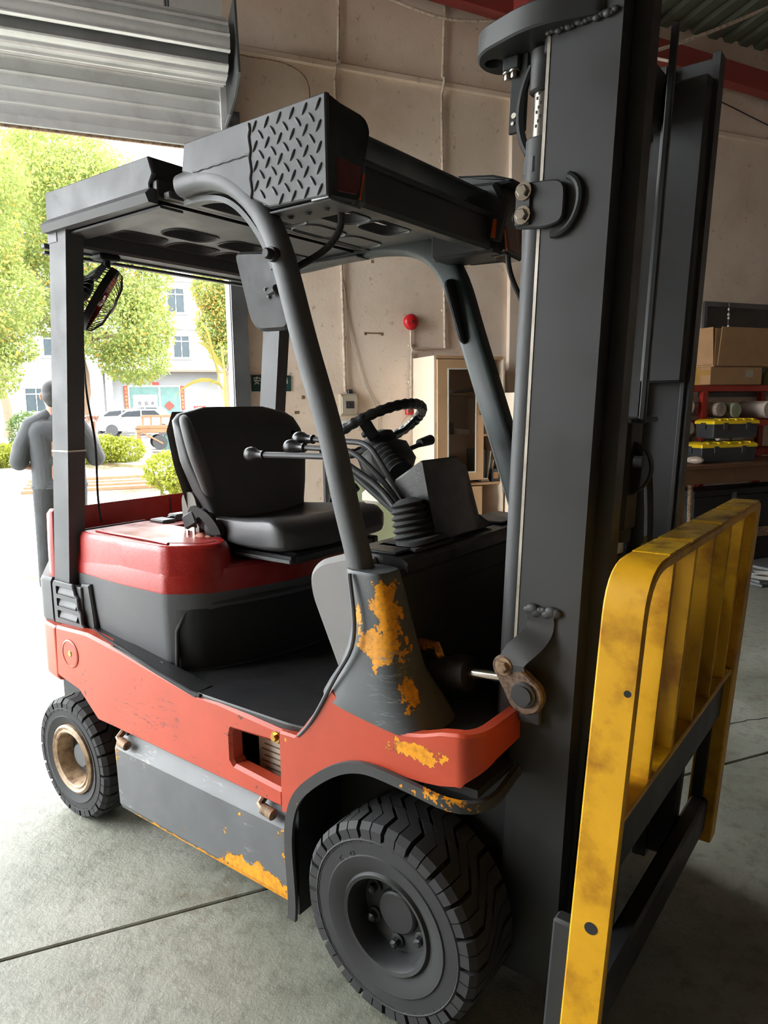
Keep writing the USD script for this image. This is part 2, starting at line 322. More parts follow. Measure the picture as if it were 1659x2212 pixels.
M['shutter'] = paint('galvanised_shutter', srgb(212, 213, 214), .36, metal=.3, var=.08, scale=3)
M['galv'] = paint('galvanised_dark', srgb(98, 100, 102), .45, metal=.5, var=.15)
M['conduit'] = paint('painted_conduit', srgb(205, 188, 172), .55, var=.1, scale=30, c2=srgb(150, 130, 112))
M['wire'] = paint('grey_wire', srgb(176, 162, 150), .6)
M['lintel'] = paint('grey_lintel', srgb(224, 224, 220), .8, var=.05)
M['cab'] = paint('beech_veneer', srgb(206, 168, 128), .45, var=.08, scale=5)
M['cab_side'] = paint('cream_side_board', srgb(232, 214, 192), .5, var=.04)
M['greenp'] = paint('pale_green_paint', srgb(168, 176, 142), .5, var=.08, scale=3)
M['sign'] = paint('dark_green_sign', srgb(22, 62, 58), .4)
M['white'] = paint('white_plastic', srgb(226, 224, 216), .5, var=.04)
M['boxgrey'] = paint('beige_box', srgb(176, 164, 144), .5, var=.08)
M['fire_red'] = paint('fire_red', srgb(190, 28, 34), .3, var=.08)
M['card'] = paint('cardboard', srgb(176, 138, 98), .8, var=.1, scale=6)
M['tape'] = paint('packing_tape', srgb(170, 130, 66), .35, var=.06)
M['bench'] = paint('brown_bench_wood', srgb(112, 76, 50), .6, var=.2, scale=10)
M['toolyellow'] = paint('tool_box_yellow', srgb(236, 200, 30), .4, var=.06)
M['toolgrey'] = paint('tool_box_black', srgb(58, 60, 63), .45, var=.08)
M['redframe'] = paint('red_rack_steel', srgb(168, 44, 30), .5, var=.15)
M['roll'] = paint('white_sheet_roll', srgb(214, 200, 186), .6, var=.12, scale=16)
M['plasticbag'] = paint('clear_bag_plastic', srgb(180, 165, 150), .25, var=.3, scale=20)
M['darkglass'] = paint('dark_window_glass', srgb(16, 17, 18), .12, var=.05)
M['paper'] = paint('white_paper', srgb(232, 230, 225), .8, var=.04)
M['slab'] = paint('grey_offcut_panel', srgb(96, 98, 98), .4, var=.3, scale=5)
M['cabglass'] = glass('cabinet_glass', (.80, .76, .70))
V0 = 5.6
def rbox(u0, u1, v0, v1, z0, z1, c=0.0): return RW(box(u0, u1, v0, v1, z0, z1, c))
def rprism(poly, a, b, ax, c=0.0, holes=()): return RW(prism(poly, a, b, ax, c, holes))
def rtube(pts, r, n=8, sm=0): return RW(tube(spline(pts, sm) if sm else pts, r, n))
fl_ = thing('floor', None, None, W3(2.5, 2, -.1), kind='structure')
part(fl_, 'slab', rbox(-3.6, 13, -9, 2.046, -.12, 0, .004), M['floor'], 20)
part(fl_, 'slab', rbox(-3.6, 18, 2.054, 5.728, -.12, 0, .004), M['floor'], 20)
part(fl_, 'slab', rbox(-3.6, 1.10, 5.736, 6.9, -.125, -.004, .004), M['floor'], 20)
part(fl_, 'joint_bed', rbox(-3.6, 13, -9, 6.0, -.14, -.05), M['dark'], False)
crk = spline([(2.2, 2.29, 0), (2.35, 2.315, 0), (2.6, 2.305, 0), (2.75, 2.32, 0), (2.95, 2.295, 0), (3.3, 2.31, 0)], 40); crk[:, 1] += nrng.normal(0, .004, 40)
part(fl_, 'crack', RW(rings([[(u, v - .003, -.001), (u, v + .003, -.001), (u, v + .003, .0008), (u, v - .003, .0008)] for u, v, _ in crk])), M['dark'], False)
wb = thing('wall_back', None, None, W3(4, V0, 0), kind='structure')
part(wb, 'wall_face', rbox(1.10, 13, V0, V0 + .36, -.1, 5.6), M['wall'], False)
part(wb, 'lintel', rbox(-3.6, 1.10, V0, V0 + .30, 3.62, 5.6), M['lintel'], False)
part(wb, 'ledge', rprism([(V0, 4.06), (V0 - .035, 4.065), (V0 - .035, 4.10), (V0, 4.125)], 1.12, 3.52, 'yz'), M['wall'], 20)
part(wb, 'ledge', rprism([(V0, 4.06), (V0 - .035, 4.065), (V0 - .035, 4.10), (V0, 4.125)], 3.72, 13, 'yz'), M['wall'], 20)
part(wb, 'pilaster', rbox(3.51, 3.74, V0 - .05, V0, 0, 4.11, .004), M['wall'], 20)
for (u, z, w, h) in ((2.23, 2.097, .075, .006), (2.31, 2.092, .012, .012), (2.165, 2.092, .012, .012), (2.235, 2.665, .012, .012), (1.62, 1.58, .014, .014), (1.565, 1.46, .02, .012), (1.30, 1.42, .006, .05)):
    part(wb, 'wall_scar', rbox(u - w, u + w, V0 - .003, V0, z - h, z + h, .001), M['rust'], 20)
wl = thing('wall_left', None, None, W3(-3.7, 0, 0), kind='structure')
part(wl, 'wall_face', J(rbox(-3.8, -3.6, -9, 2.2, -.1, 6.8), rbox(-3.8, -3.6, 2.2, 5.9, 4.5, 5.6)), M['wall'], False)
struct('wall_right', rbox(13, 13.2, -9, 5.96, -.1, 6.8), M['wall'], smooth=False)
struct('wall_front', rbox(-3.8, 13.2, -9.2, -9, -.1, 7.0), M['wall'], smooth=False)
# ribbed roof sheets
cl = thing('ceiling', None, None, W3(2.5, 0, 4.8), kind='structure')
us = np.arange(-3.9, 13.2, .2); prof = []
for u in us: prof += [(u, 0), (u + .10, 0), (u + .125, .035), (u + .175, .035)]
prof = np.array(prof)
part(cl, 'roof_sheet', RW(rings([[(u, v, zb + z) for u, z in prof] + [(u, v, zb + z + .02) for u, z in prof[::-1]] for v, zb in ((6.1, 4.86), (-9.3, 6.585))], caps=(False, False))), M['ceil'], False)
for v in (3.6, 1.4, -.8, -3.0, -5.2): part(cl, 'purlin', rbox(-3.6, 13, v - .05, v + .05, 4.86 + (6.1 - v) * .112 - .17, 4.86 + (6.1 - v) * .112 - .02, .006), M['redsteel'], 20)
for u in (-1.5, 3.45, 7.2):
    part(cl, 'rafter', RW(hull([(u + du, v, 4.86 + (6.1 - v) * .112 - dz) for du in (-.05, .05) for v in (5.5, -9) for dz in (.17, .36)])), M['redsteel'], False)
part(cl, 'eaves_beam', RW(hull([(u, v, z + d) for u, z in ((-3.6, 5.0), (13, 4.05)) for v in (5.38, 5.5) for d in (0, .18)])), M['redsteel'], False)
# dark window at the right
w1 = thing('window_1', None, None, W3(6.4, V0, 2), kind='structure')
part(w1, 'window_frame', RW(prism([(5.80, 1.55), (7.4, 1.55), (7.4, 2.50), (5.80, 2.50)], V0 - .03, V0, 'xz', .004, [[(5.84, 1.60), (7.36, 1.60), (7.36, 2.45), (5.84, 2.45)]])), M['galv'], 20)
part(w1, 'pane', rbox(5.84, 7.36, V0 - .016, V0 - .004, 1.60, 2.45), M['darkglass'], False)
# conduits, wires
def pipe(name, label, pts, r, mat='conduit', sm=0, clips=()):
    t = thing(name, label, 'conduit' if 'conduit' in name else 'wire', W3(*pts[0]))
    part(t, 'pipe' if 'conduit' in name else 'strand', rtube(pts, r, 8, sm), M[mat])
    for c in clips: part(t, 'clip', rbox(c[0] - .022, c[0] + .022, V0 - .025, V0, c[1] - .012, c[1] + .012, .003), M[mat])
    return t
pipe('conduit', 'painted conduit running down the wall to the grey breaker box', [(1.995, 5.575, 4.9), (1.965, 5.575, 4.12), (1.965, 5.54, 4.10), (1.935, 5.54, 4.06), (1.935, 5.575, 4.0), (1.945, 5.575, 3.2), (1.96, 5.578, 2.6), (1.972, 5.578, 1.62)], .012, clips=((1.965, 3.6), (1.968, 2.05)))
pipe('conduit', 'painted conduit dropping from the roof and turning left above the cabinet', [(2.89, 5.575, 4.9), (2.86, 5.575, 4.14), (2.86, 5.535, 4.11), (2.85, 5.535, 4.06), (2.85, 5.575, 4.0), (2.868, 5.575, 3.0), (2.885, 5.578, 1.985), (2.60, 5.578, 1.975)], .012, clips=((2.88, 2.3), (2.858, 3.5), (2.70, 1.978)))
pipe('conduit', 'thin conduit running down the wall from under the red fire bell', [(2.565, 5.578, 2.13), (2.565, 5.578, 1.99), (2.575, 5.565, 1.965), (2.568, 5.578, 1.94), (2.556, 5.578, 1.515)], .010, clips=((2.565, 2.0), (2.562, 1.7)))
pipe('wall_wire', 'thin loose wire hanging aslant from the conduit to the sockets', [(1.962, 5.585, 2.561), (2.02, 5.585, 2.15), (2.05, 5.58, 1.98), (2.094, 5.585, 1.857), (2.192, 5.585, 1.595), (2.24, 5.585, 1.518), (2.255, 5.585, 1.28), (2.29, 5.585, 1.05)], .004, 'wire', 40)
pipe('wall_wire', 'thin wire looping from the wall ledge beside the roller shutter', [(1.14, 5.585, 4.062), (1.40, 5.585, 4.045), (1.62, 5.585, 4.02), (1.70, 5.585, 3.97), (1.735, 5.585, 3.87), (1.75, 5.585, 3.3)], .004, 'rust', 40)
pipe('wall_wire', 'thin wire curling down from the red call point', [(2.54, 5.585, 1.42), (2.48, 5.58, 1.36), (2.43, 5.585, 1.22), (2.43, 5.585, 1.05), (2.40, 5.585, .8)], .0045, 'wire', 30)
pipe('roof_cable', 'pale cable strung along the top of the back wall', [(1.2, 5.45, 4.72), (2.0, 5.45, 4.62), (2.4, 5.45, 4.555), (2.84, 5.44, 4.505), (3.26, 5.44, 4.56), (4.0, 5.3, 4.5), (4.6, 4.9, 4.25)], .012, 'conduit', 50)
pipe('roof_cable', 'pale cable rising to the right in front of the roof beams', [(3.7, 4.6, 3.98), (4.03, 4.6, 4.085), (4.6, 4.58, 4.31), (5.3, 4.55, 4.635), (5.6, 4.5, 4.78)], .013, 'conduit', 30)
pipe('wall_wire', 'dark thin wire sagging along the wall under the red beam', [(4.9, 5.57, 4.42), (5.9, 5.57, 4.36), (6.5, 5.57, 4.24), (7.2, 5.57, 4.16)], .006, 'dark', 30)
# breaker box, sockets, bell, call point, sign
t = thing('breaker_box', 'grey breaker box on the plaster wall below the conduit', 'electric box', W3(1.99, V0, 1.42))
part(t, 'body', rbox(1.912, 2.068, V0 - .06, V0, 1.425, 1.605, .006), M['boxgrey']); part(t, 'cover', rbox(1.922, 2.058, V0 - .075, V0 - .06, 1.437, 1.593, .005), M['boxgrey'])
part(t, 'breaker_window', rbox(1.955, 2.025, V0 - .079, V0 - .074, 1.487, 1.545, .003), M['dark']); part(t, 'breaker', rbox(1.975, 1.99, V0 - .086, V0 - .078, 1.507, 1.527, .002), M['black'])
for du in (.014, .142):
    for dz in (.016, .164): part(t, 'screw', RW(cyl((1.912 + du, V0 - .074, 1.425 + dz), (0, -1, 0), .006, .004, 8)), M['steel'])
part(t, 'gland', rbox(1.99, 2.03, V0 - .04, V0 - .005, 1.605, 1.64, .004), M['dark'])
for i, u in enumerate((1.90, 2.005)):
    t = thing('wall_socket', ('white wall socket with two outlets below the breaker box, left one', 'white wall socket with switch below the breaker box, right one')[i], 'socket', W3(u, V0, 1.33), 'sockets below the breaker box')
    part(t, 'plate', rbox(u, u + .086, V0 - .012, V0, 1.31, 1.396, .004), M['white'])
    for k in range(2):
        for s in (-1, 1): part(t, 'socket_slot', rbox(u + .026 + .034 * k + s * .008 - .0025, u + .026 + .034 * k + s * .008 + .0025, V0 - .0135, V0 - .0115, 1.347, 1.362), M['dark'])
t = thing('fire_bell', 'round red fire alarm bell on the plaster wall', 'alarm bell', W3(2.564, V0, 2.195))
part(t, 'gong', RW(lathe([(.066, .02), (.0665, .032), (.058, .052), (.038, .064), (.0, .068)], (2.564, V0, 2.195), (0, -1, 0), 36)), M['fire_red'], 50)
part(t, 'base', RW(cyl((2.564, V0, 2.195), (0, -1, 0), .05, .022, 24)), M['fire_red']); part(t, 'centre_nut', RW(cyl((2.564, V0 - .066, 2.195), (0, -1, 0), .010, .006, 12)), M['dark'])
t = thing('call_point', 'small red manual alarm point low on the wall behind the steering wheel', 'alarm point', W3(2.55, V0, 1.425))
part(t, 'body', rbox(2.514, 2.574, V0 - .04, V0, 1.425, 1.51, .006), M['fire_red']); part(t, 'glass_plate', rbox(2.524, 2.564, V0 - .043, V0 - .039, 1.445, 1.485, .002), M['red_lens'])
t = thing('safety_sign', 'dark green safety exit sign with white characters behind the far pillar', 'sign', W3(1.355, V0, 1.63))
part(t, 'board', rbox(1.205, 1.520, V0 - .012, V0, 1.628, 1.752, .003), M['sign'])
def strokes(ox, oz, s, segs, w=.085):
    ms = []
    for (x0, z0, x1, z1) in segs:
        p = np.array([x0, z0]); q = np.array([x1, z1]); d = (q - p) / max(np.linalg.norm(q - p), 1e-6); nn = np.array([-d[1], d[0]]) * w / 2; p = p - d * w * .4; q = q + d * w * .4
        ms.append(prism([(ox + s * a[0], oz + s * a[1]) for a in (p - nn, q - nn, q + nn, p + nn)], V0 - .0145, V0 - .0115, 'xz'))
    return RW(J(*ms))
an = [(.5, 1.0, .5, .88), (.08, .82, .92, .82), (.08, .82, .08, .68), (.92, .82, .92, .68), (.42, .70, .22, .32), (.22, .32, .75, .02), (.05, .48, .95, .48), (.68, .48, .55, .2), (.55, .2, .15, .0)]
quan = [(.5, 1.0, .08, .62), (.5, 1.0, .92, .62), (.25, .58, .75, .58), (.25, .32, .75, .32), (.5, .58, .5, .04), (.1, .04, .9, .04)]
chu = [(.5, 1.0, .5, .02), (.18, .88, .18, .54), (.18, .54, .82, .54), (.82, .88, .82, .54), (.08, .42, .08, .02), (.08, .02, .92, .02), (.92, .42, .92, .02)]
kou = [(.15, .85, .85, .85), (.15, .85, .15, .1), (.85, .85, .85, .1), (.15, .12, .85, .12)]
for i, ch in enumerate((an, quan, chu, kou)): part(t, 'sign_character', strokes(1.222 + .073 * i, 1.685, .055, ch, .13), M['white'], False)
# roller shutter
rs = thing('roller_shutter', 'half-raised galvanised roller shutter over the wide doorway', 'roller shutter', W3(-1.2, 5.45, 3.36))
sl = []
def slatprof(z, h=.094):
    pts = [(.004, 0), (.006, .030), (.002, .060), (-.006, .066), (-.014, .069), (-.018, .076), (-.014, .083), (-.004, .086), (.004, h)]
    return [(5.53 + a, z + b) for a, b in pts] + [(5.536 + a, z + b) for a, b in pts[::-1]]
for i in range(5): part(rs, 'slat', RW(prism(slatprof(3.415 + i * .094), -3.55, 1.075, 'yz')), M['shutter'], 40)
part(rs, 'bottom_bar', rbox(-3.55, 1.075, 5.51, 5.55, 3.352, 3.415, .006), M['shutter'])
part(rs, 'bottom_seal', rbox(-3.55, 1.075, 5.52, 5.54, 3.335, 3.352, .003), M['rust'])
for k in range(13):
    a0 = math.radians(200 - k * 26); a1 = math.radians(200 - (k + 1) * 26); r = .205 - .002 * k; cz, cv = 3.90, 5.30
    P0, P1 = np.array([cv + r * math.cos(a0), cz + r * math.sin(a0)]), np.array([cv + r * math.cos(a1), cz + r * math.sin(a1)])
    d = (P1 - P0); nn = np.array([d[1], -d[0]]) / np.linalg.norm(d); nn = nn if np.dot(nn, (P0 + P1) / 2 - [cv, cz]) > 0 else -nn
    o = [P0 + d * f + nn * g for f, g in ((.0, -.006), (.06, .008), (.12, .014), (.20, .012), (.26, -.004), (.55, .004), (.90, .002), (1.0, -.006))]
    i_ = [p - nn * .008 for p in o[::-1]]
    part(rs, 'rolled_slat', RW(prism([tuple(p) for p in o + i_], -3.55, 1.045, 'yz')), M['shutter'], 40)
part(rs, 'drum', RW(cyl((-3.55, 5.30, 3.90), (1, 0, 0), .17, 4.59, 24)), M['galv'])
part(rs, 'end_bracket', J(rprism([(5.06, 3.70), (5.12, 4.20), (5.56, 4.05), (5.58, 3.62), (5.40, 3.56), (5.2, 3.6)], 1.085, 1.10, 'yz'), rtube([(1.105, 5.2, 4.18), (1.11, 5.25, 3.95), (1.125, 5.28, 3.75), (1.08, 5.5, 3.52), (1.06, 5.54, 3.45)], .016, 8, 20)), M['galv'])
part(rs, 'guide_rail', RW(prism([(1.06, 5.50), (1.175, 5.50), (1.175, 5.598), (1.06, 5.598), (1.06, 5.56), (1.12, 5.56), (1.12, 5.53), (1.06, 5.53)], 0, 3.62, 'xy')), M['galv'], 20)
part(rs, 'guide_head', rbox(1.04, 1.10, 5.50, 5.575, 3.40, 3.80, .004), M['shutter'])
for z in (3.5, 3.57): part(rs, 'guide_bolt', RW(cyl((1.10, 5.53, z), (1, 0, 0), .012, .03, 8)), M['rust'])
for u in (.672,):
    hg = thing('shutter_hanger', 'thin twin steel hanger above the roller shutter', 'hanger', W3(u, 5.28, 4.1))
    for du in (-.018, .018): part(hg, 'rod', rtube([(u + du, 5.28, 4.85), (u + du * .5, 5.28, 4.12)], .009, 6), M['galv'])
# ---- filing cabinet ----
cb = thing('filing_cabinet', 'beech and cream filing cabinet with a glazed door, standing by the pilaster', 'cabinet', W3(2.95, 5.4, 0))
C0, C1, CF, CB = 2.58, 3.24, 5.18, 5.59
part(cb, 'side_panel', rbox(C0, C0 + .02, CF, CB, 0, 1.895, .002), M['cab_side'], label='cream side panel'); part(cb, 'side_panel', rbox(C1 - .02, C1, CF, CB, 0, 1.895, .002), M['cab_side'])
part(cb, 'top_panel', rbox(C0 + .02, C1 - .02, CF, CB, 1.87, 1.895, .002), M['cab']); part(cb, 'back_panel', rbox(C0 + .02, C1 - .02, CB - .01, CB, 0, 1.87), M['cab'])
for z in (.05, .855, 1.262, 1.60): part(cb, 'shelf', rbox(C0 + .02, C1 - .02, CF + .025, CB - .01, z - .02, z, .002), M['cab'])
dr = part(cb, 'door', RW(prism([(C0 + .022, .885), (3.03, .885), (3.03, 1.865), (C0 + .022, 1.865)], CF - .02, CF, 'xz', .002, [[(2.70, .955), (2.953, .955), (2.953, 1.79), (2.70, 1.79)]])), M['cab'], 20)
part(dr, 'glass_pane', rbox(2.70, 2.953, CF - .012, CF - .008, .955, 1.79), M['cabglass'], False)
part(dr, 'glazing_bead', RW(prism([(2.694, .949), (2.959, .949), (2.959, 1.796), (2.694, 1.796)], CF - .024, CF - .02, 'xz', .001, [[(2.704, .959), (2.949, .959), (2.949, 1.786), (2.704, 1.786)]])), M['white'], 20)
part(dr, 'pull', rbox(2.985, 3.008, CF - .028, CF - .02, 1.42, 1.54, .003), M['bench'])
d2 = part(cb, 'door', rbox(C1 - .005, C1 + .015, CF - .36, CF - .005, .885, 1.60, .002), M['cab_side'], label='upper right door swung open, its pale edge showing')
part(cb, 'door', rbox(C0 + .022, 3.02, CF - .02, CF, .06, .83, .002), M['cab']); part(cb, 'door', rbox(C1 + .01, C1 + .03, CF - .34, CF - .005, .06, .80, .002), M['cab_side'])
bi = 0
def shelfthing(name, label, cat, u0, u1, z0, z1, mat, v0=5.25, v1=5.48, tilt=0, spine=None, group='files in the cabinet'):
    m = rbox(u0, u1, v0, v1, z0, z1, .004)
    if tilt: m = rot(m, NV, tilt, W3(u0, v0, z0))
    t = thing(name, label, cat, W3((u0 + u1) / 2, (v0 + v1) / 2, z0), group)
    part(t, 'cover', m, M[mat])
    if spine:
        s = rbox(u0 + .012, u1 - .012, v0 - .003, v0, z0 + (z1 - z0) * .25, z0 + (z1 - z0) * .75, .001)
        if tilt: s = rot(s, NV, tilt, W3(u0, v0, z0))
        part(t, 'spine_label', s, M[spine])
shelfthing('binder', 'cream lever arch file on the middle shelf, nearest the glazed door', 'binder', 3.045, 3.085, 1.262, 1.56, 'cab_side', spine='paper')
shelfthing('binder', 'grey lever arch file beside the cream one on the middle shelf', 'binder', 3.09, 3.12, 1.262, 1.56, 'boxgrey', spine='paper')
shelfthing('binder', 'red folder at the right of the middle cabinet shelf', 'binder', 3.14, 3.185, 1.262, 1.50, 'fire_red')
shelfthing('desk_box', 'black box with a buff label on the middle cabinet shelf', 'box', 3.125, 3.21, 1.262, 1.36, 'toolgrey', 5.205, 5.245, spine='card')
shelfthing('binder', 'black lever arch file leaning on the lower open shelf', 'binder', 3.045, 3.10, .855, 1.13, 'toolgrey', tilt=0)
shelfthing('binder', 'thin white file leaning on the lower open shelf', 'binder', 3.115, 3.13, .855, 1.12, 'paper', tilt=7)
shelfthing('binder', 'short white booklet leaning beside the thin white file', 'binder', 3.16, 3.172, .90, 1.04, 'paper', tilt=7)
shelfthing('desk_box', 'black box with a buff label on the lower cabinet shelf', 'box', 3.14, 3.215, .855, .965, 'toolgrey', 5.205, 5.245, spine='card')
for i in range(3): shelfthing('magazine', ('lowest', 'middle', 'topmost')[i] + ' of the magazines lying flat on the lower shelf', 'magazine', 3.03 + .004 * i, 3.12 - .01 * i, .855 + i * .012, .866 + i * .012, ('slab', 'card', 'paper')[i], 5.2, 5.245, group='magazines on the lower shelf')
shelfthing('paper_stack', 'loose pile of papers on the upper shelf behind the glass', 'papers', 2.64, 2.76, 1.60, 1.625, 'paper', 5.22, 5.45)
shelfthing('folder', 'blue folder propped aslant on the upper cabinet shelf', 'folder', 2.90, 3.16, 1.602, 1.612, 'teal', 5.22, 5.45, tilt=-14)
shelfthing('cloth_bag', 'dark bundle behind the glass on the middle shelf', 'bag', 2.64, 2.80, 1.262, 1.36, 'red_lens', 5.25, 5.45)
shelfthing('paper_stack', 'pile of papers beside the dark bundle behind the glass', 'papers', 2.82, 2.94, 1.262, 1.30, 'paper', 5.24, 5.45)
shelfthing('folder', 'red box file at the bottom behind the glass', 'folder', 2.78, 2.90, .855, .97, 'pinkrag', 5.25, 5.45)
solo('metal_sheet', rbox(1.775, 2.42, 5.46, 5.49, 0, 1.0, .004), M['greenp'], 'pale green metal panel leaning on the wall behind the seat', 'panel')
solo('panel_post', rbox(1.735, 1.765, 5.45, 5.49, 0, 1.12, .004), M['dark'], 'dark slim post at the left edge of the pale green panel', 'post')
# ---- right-hand corner: bench, rack, boxes ----
wbn = thing('workbench', 'brown wooden workbench with a deep front rail against the right wall', 'workbench', W3(5.9, 4.9, 0))
part(wbn, 'worktop', rbox(4.62, 7.6, 4.58, 5.10, .93, .965, .004), M['bench'], label='scuffed brown worktop'); part(wbn, 'front_rail', rbox(4.62, 7.6, 4.60, 4.64, .80, .93, .003), M['bench'])
part(wbn, 'end_rail', rbox(4.62, 4.66, 4.64, 5.08, .80, .93, .003), M['bench'])
for u in (4.64, 7.5):
    for v in (4.62, 5.02): part(wbn, 'leg', rbox(u, u + .06, v, v + .05, 0, .80, .004), M['bench'])
part(wbn, 'lower_rail', rbox(4.66, 7.56, 4.62, 4.665, .28, .36, .004), M['rust']); part(wbn, 'brace', RW(tube([(4.87, 4.71, 0), (4.85, 4.71, .82)], .022, 10)), M['rust'], label='rusty pipe prop')
def toolbox(label, u0, u1, v0, v1, z0, z1, yaw, handle=True):
    c = W3((u0 + u1) / 2, (v0 + v1) / 2, z0); t = thing('tool_box', label, 'tool box', c, 'yellow-lidded tool boxes')
    q = lambda m: rot(m, (0, 0, 1), yaw, c)
    zl = z1 - .045
    part(t, 'body', q(RW(rings([[(u, v, z) for u, v in rpoly([(u0 + d, v0 + d), (u1 - d, v0 + d), (u1 - d, v1 - d), (u0 + d, v1 - d)], .015, 3)] for z, d in ((z0, .012), (z0 + .01, .008), (zl, 0))]))), M['toolgrey'])
    part(t, 'lid', q(RW(rings([[(u, v, z) for u, v in rpoly([(u0 + d, v0 + d), (u1 - d, v0 + d), (u1 - d, v1 - d), (u0 + d, v1 - d)], .015, 3)] for z, d in ((zl, -.008), (zl + .025, -.006), (z1, .018))]))), M['toolyellow'])
    for k in range(5): part(t, 'lid_rib', q(rbox(u0 + .06 + k * (u1 - u0 - .14) / 4, u0 + .08 + k * (u1 - u0 - .14) / 4, v0 - .002, v0 + .08, zl + .01, z1 + .004, .003)), M['toolyellow'])
    part(t, 'latch', q(rbox(u0 - .018, u0 - .004, (v0 + v1) / 2 - .03, (v0 + v1) / 2 + .03, zl - .05, zl + .012, .003)), M['toolgrey'])
    for f in (.25, .75): part(t, 'latch', q(rbox(u0 + (u1 - u0) * f - .025, u0 + (u1 - u0) * f + .025, v0 - .014, v0 - .001, zl - .05, zl + .012, .003)), M['toolgrey'])
    if handle: part(t, 'handle', q(RW(tube([(u0 + .12, (v0 + v1) / 2, z1 - .005), (u0 + .14, (v0 + v1) / 2, z1 + .02), (u0 + .26, (v0 + v1) / 2, z1 + .02), (u0 + .28, (v0 + v1) / 2, z1 - .005)], .008, 8))), M['black'])
toolbox('larger black tool box with a yellow lid, standing on the workbench', 5.02, 5.62, 4.72, 5.02, 0.966, 1.143, -6)
toolbox('smaller black tool box with a yellow lid, stacked on the larger one', 5.20, 5.70, 4.78, 5.02, 1.176, 1.348, -6, False)
solo('sack', sph(W3(4.90, 4.72, 1.0), .05, 2, (1.5, 1, .7)), M['plasticbag'], 'pale lump of wrapping on the workbench beside the larger tool box', 'wrapping')
rk = thing('storage_rack', 'red steel storage rack holding sheet rolls behind the workbench', 'rack', W3(6, 5.3, 0))
for u in (5.40, 6.60):
    for v in (5.15, 5.52): part(rk, 'post', rbox(u, u + .07, v, v + .05, 0, 1.66, .003), M['redframe'])
for z in (1.03, 1.32, 1.62):
    part(rk, 'shelf_beam', rbox(5.0, 6.67, 5.15, 5.19, z - .06 if z < 1.5 else z - .02, z if z < 1.5 else z + .04, .003), M['redframe']); part(rk, 'shelf_deck', rbox(5.0, 6.67, 5.19, 5.55, z - .02, z, .002), M['redframe'])
rolls = [(5.20, 1.46, .085, 'white sheet roll on the upper rack shelf left of the red post'), (5.16, 1.12, .085, 'white sheet roll on the lower rack shelf left of the red post, bottom one'), (5.24, 1.26, .06, 'white sheet roll lying on top of the bottom roll left of the red post'), (5.62, 1.43, .07, 'bagged roll in crumpled clear plastic on the upper rack shelf'), (5.82, 1.42, .07, 'dark green roll beside the bagged roll on the rack'), (6.27, 1.42, .085, 'pale roll at the right end of the upper rack shelf'), (5.68, 1.11, .075, 'pinkish roll on the lower shelf behind the tool boxes'), (5.86, 1.11, .075, 'pinkish roll right of its twin behind the tool boxes')]
for i, (u, z, r, lab) in enumerate(rolls):
    t = thing('sheet_roll', lab, 'roll', W3(u, 5.3, z - r), 'rolls on the red rack')
    mt = 'plasticbag' if i == 3 else ('greenp' if i == 4 else 'roll')
    part(t, 'roll_body', RW(lathe([(r * .4, .0), (r * .95, .0), (r, .01), (r, .33), (r * .4, .33), (r * .4, .0)], (u, 5.13, z), (0, 1, 0), 20)), M[mt])
    part(t, 'core', RW(lathe([(r * .22, .004), (r * .42, .004), (r * .42, .32), (r * .22, .32), (r * .22, .004)], (u, 5.13, z), (0, 1, 0), 16)), M['card'])
    if i in (0, 1): part(t, 'tie', RW(lathe([(r + .001, .12), (r + .003, .125), (r + .001, .13)], (u, 5.13, z), (0, 1, 0), 20)), M['dark'])
def carton(label, u0, u1, v0, v1, z0, z1, flaps, yaw=0, tape=True):
    t = thing('cardboard_box', label, 'cardboard box', W3((u0 + u1) / 2, (v0 + v1) / 2, z0), 'cardboard boxes on the red rack')
    c = W3((u0 + u1) / 2, (v0 + v1) / 2, z0); q = lambda m: rot(m, (0, 0, 1), yaw, c)
    part(t, 'carton', q(rbox(u0, u1, v0, v1, z0, z1, .004)), M['card'])
    if tape:
        part(t, 'tape', q(rbox(u0 - .0015, u0 + .001, v0 + (v1 - v0) * .38, v0 + (v1 - v0) * .58, z0 + .002, z1 - .002)), M['tape']); part(t, 'tape', q(rbox(u0 - .002, u0 + .001, v0 + .002, v1 - .002, z0 + (z1 - z0) * .55, z0 + (z1 - z0) * .8)), M['tape'])
        part(t, 'shipping_label', q(rbox(u1 - .22, u1 - .12, v0 - .002, v0 + .001, z0 + .07, z0 + .14)), M['boxgrey'])
    if flaps:
        part(t, 'side_flap', rot(q(rbox(u0 - .012, u0 - .004, v0, v1, z0 + .02, z1 + .01, .002)), NV, -4, W3(u0, v0, z0)), M['card']); part(t, 'front_flap', rot(q(rbox(u0 + .03, u1 - .02, v0 - .014, v0 - .006, z0 + .01, z1 + .012, .002)), WV, 5, W3(u0, v0, z0)), M['card'])
carton('flat taped cardboard box on the rack, under the big one', 5.46, 6.13, 5.13, 5.45, 1.662, 1.828, False)
carton('big open-flapped cardboard box on top of the flat taped box', 5.53, 6.26, 5.16, 5.44, 1.832, 2.19, True, 0, False)
t = thing('bead_cord', 'short glinting bead cord hanging in front of the dark window', 'cord', W3(5.98, 5.5, 2.25))
for i, z in enumerate((2.42, 2.37, 2.335, 2.25)): part(t, 'bead', sph(W3(6.05 + .002 * i, 5.5, z), .011 if i % 2 == 0 else .013, 1, (1, 1, 1.3)), M['white'])
part(t, 'strand', rtube([(6.052, 5.5, 2.48), (6.052, 5.5, 2.22)], .002, 5), M['wire'])
solo('green_bottle', RW(lathe([(.05, 0), (.055, .01), (.055, .1), (.03, .14), (.02, .16), (.02, .19), (.0, .19)], (6.42, 5.3, 1.66), (0, 0, 1), 16)), M['greenp'], 'pale green container on the rack right of the cardboard boxes', 'bottle')
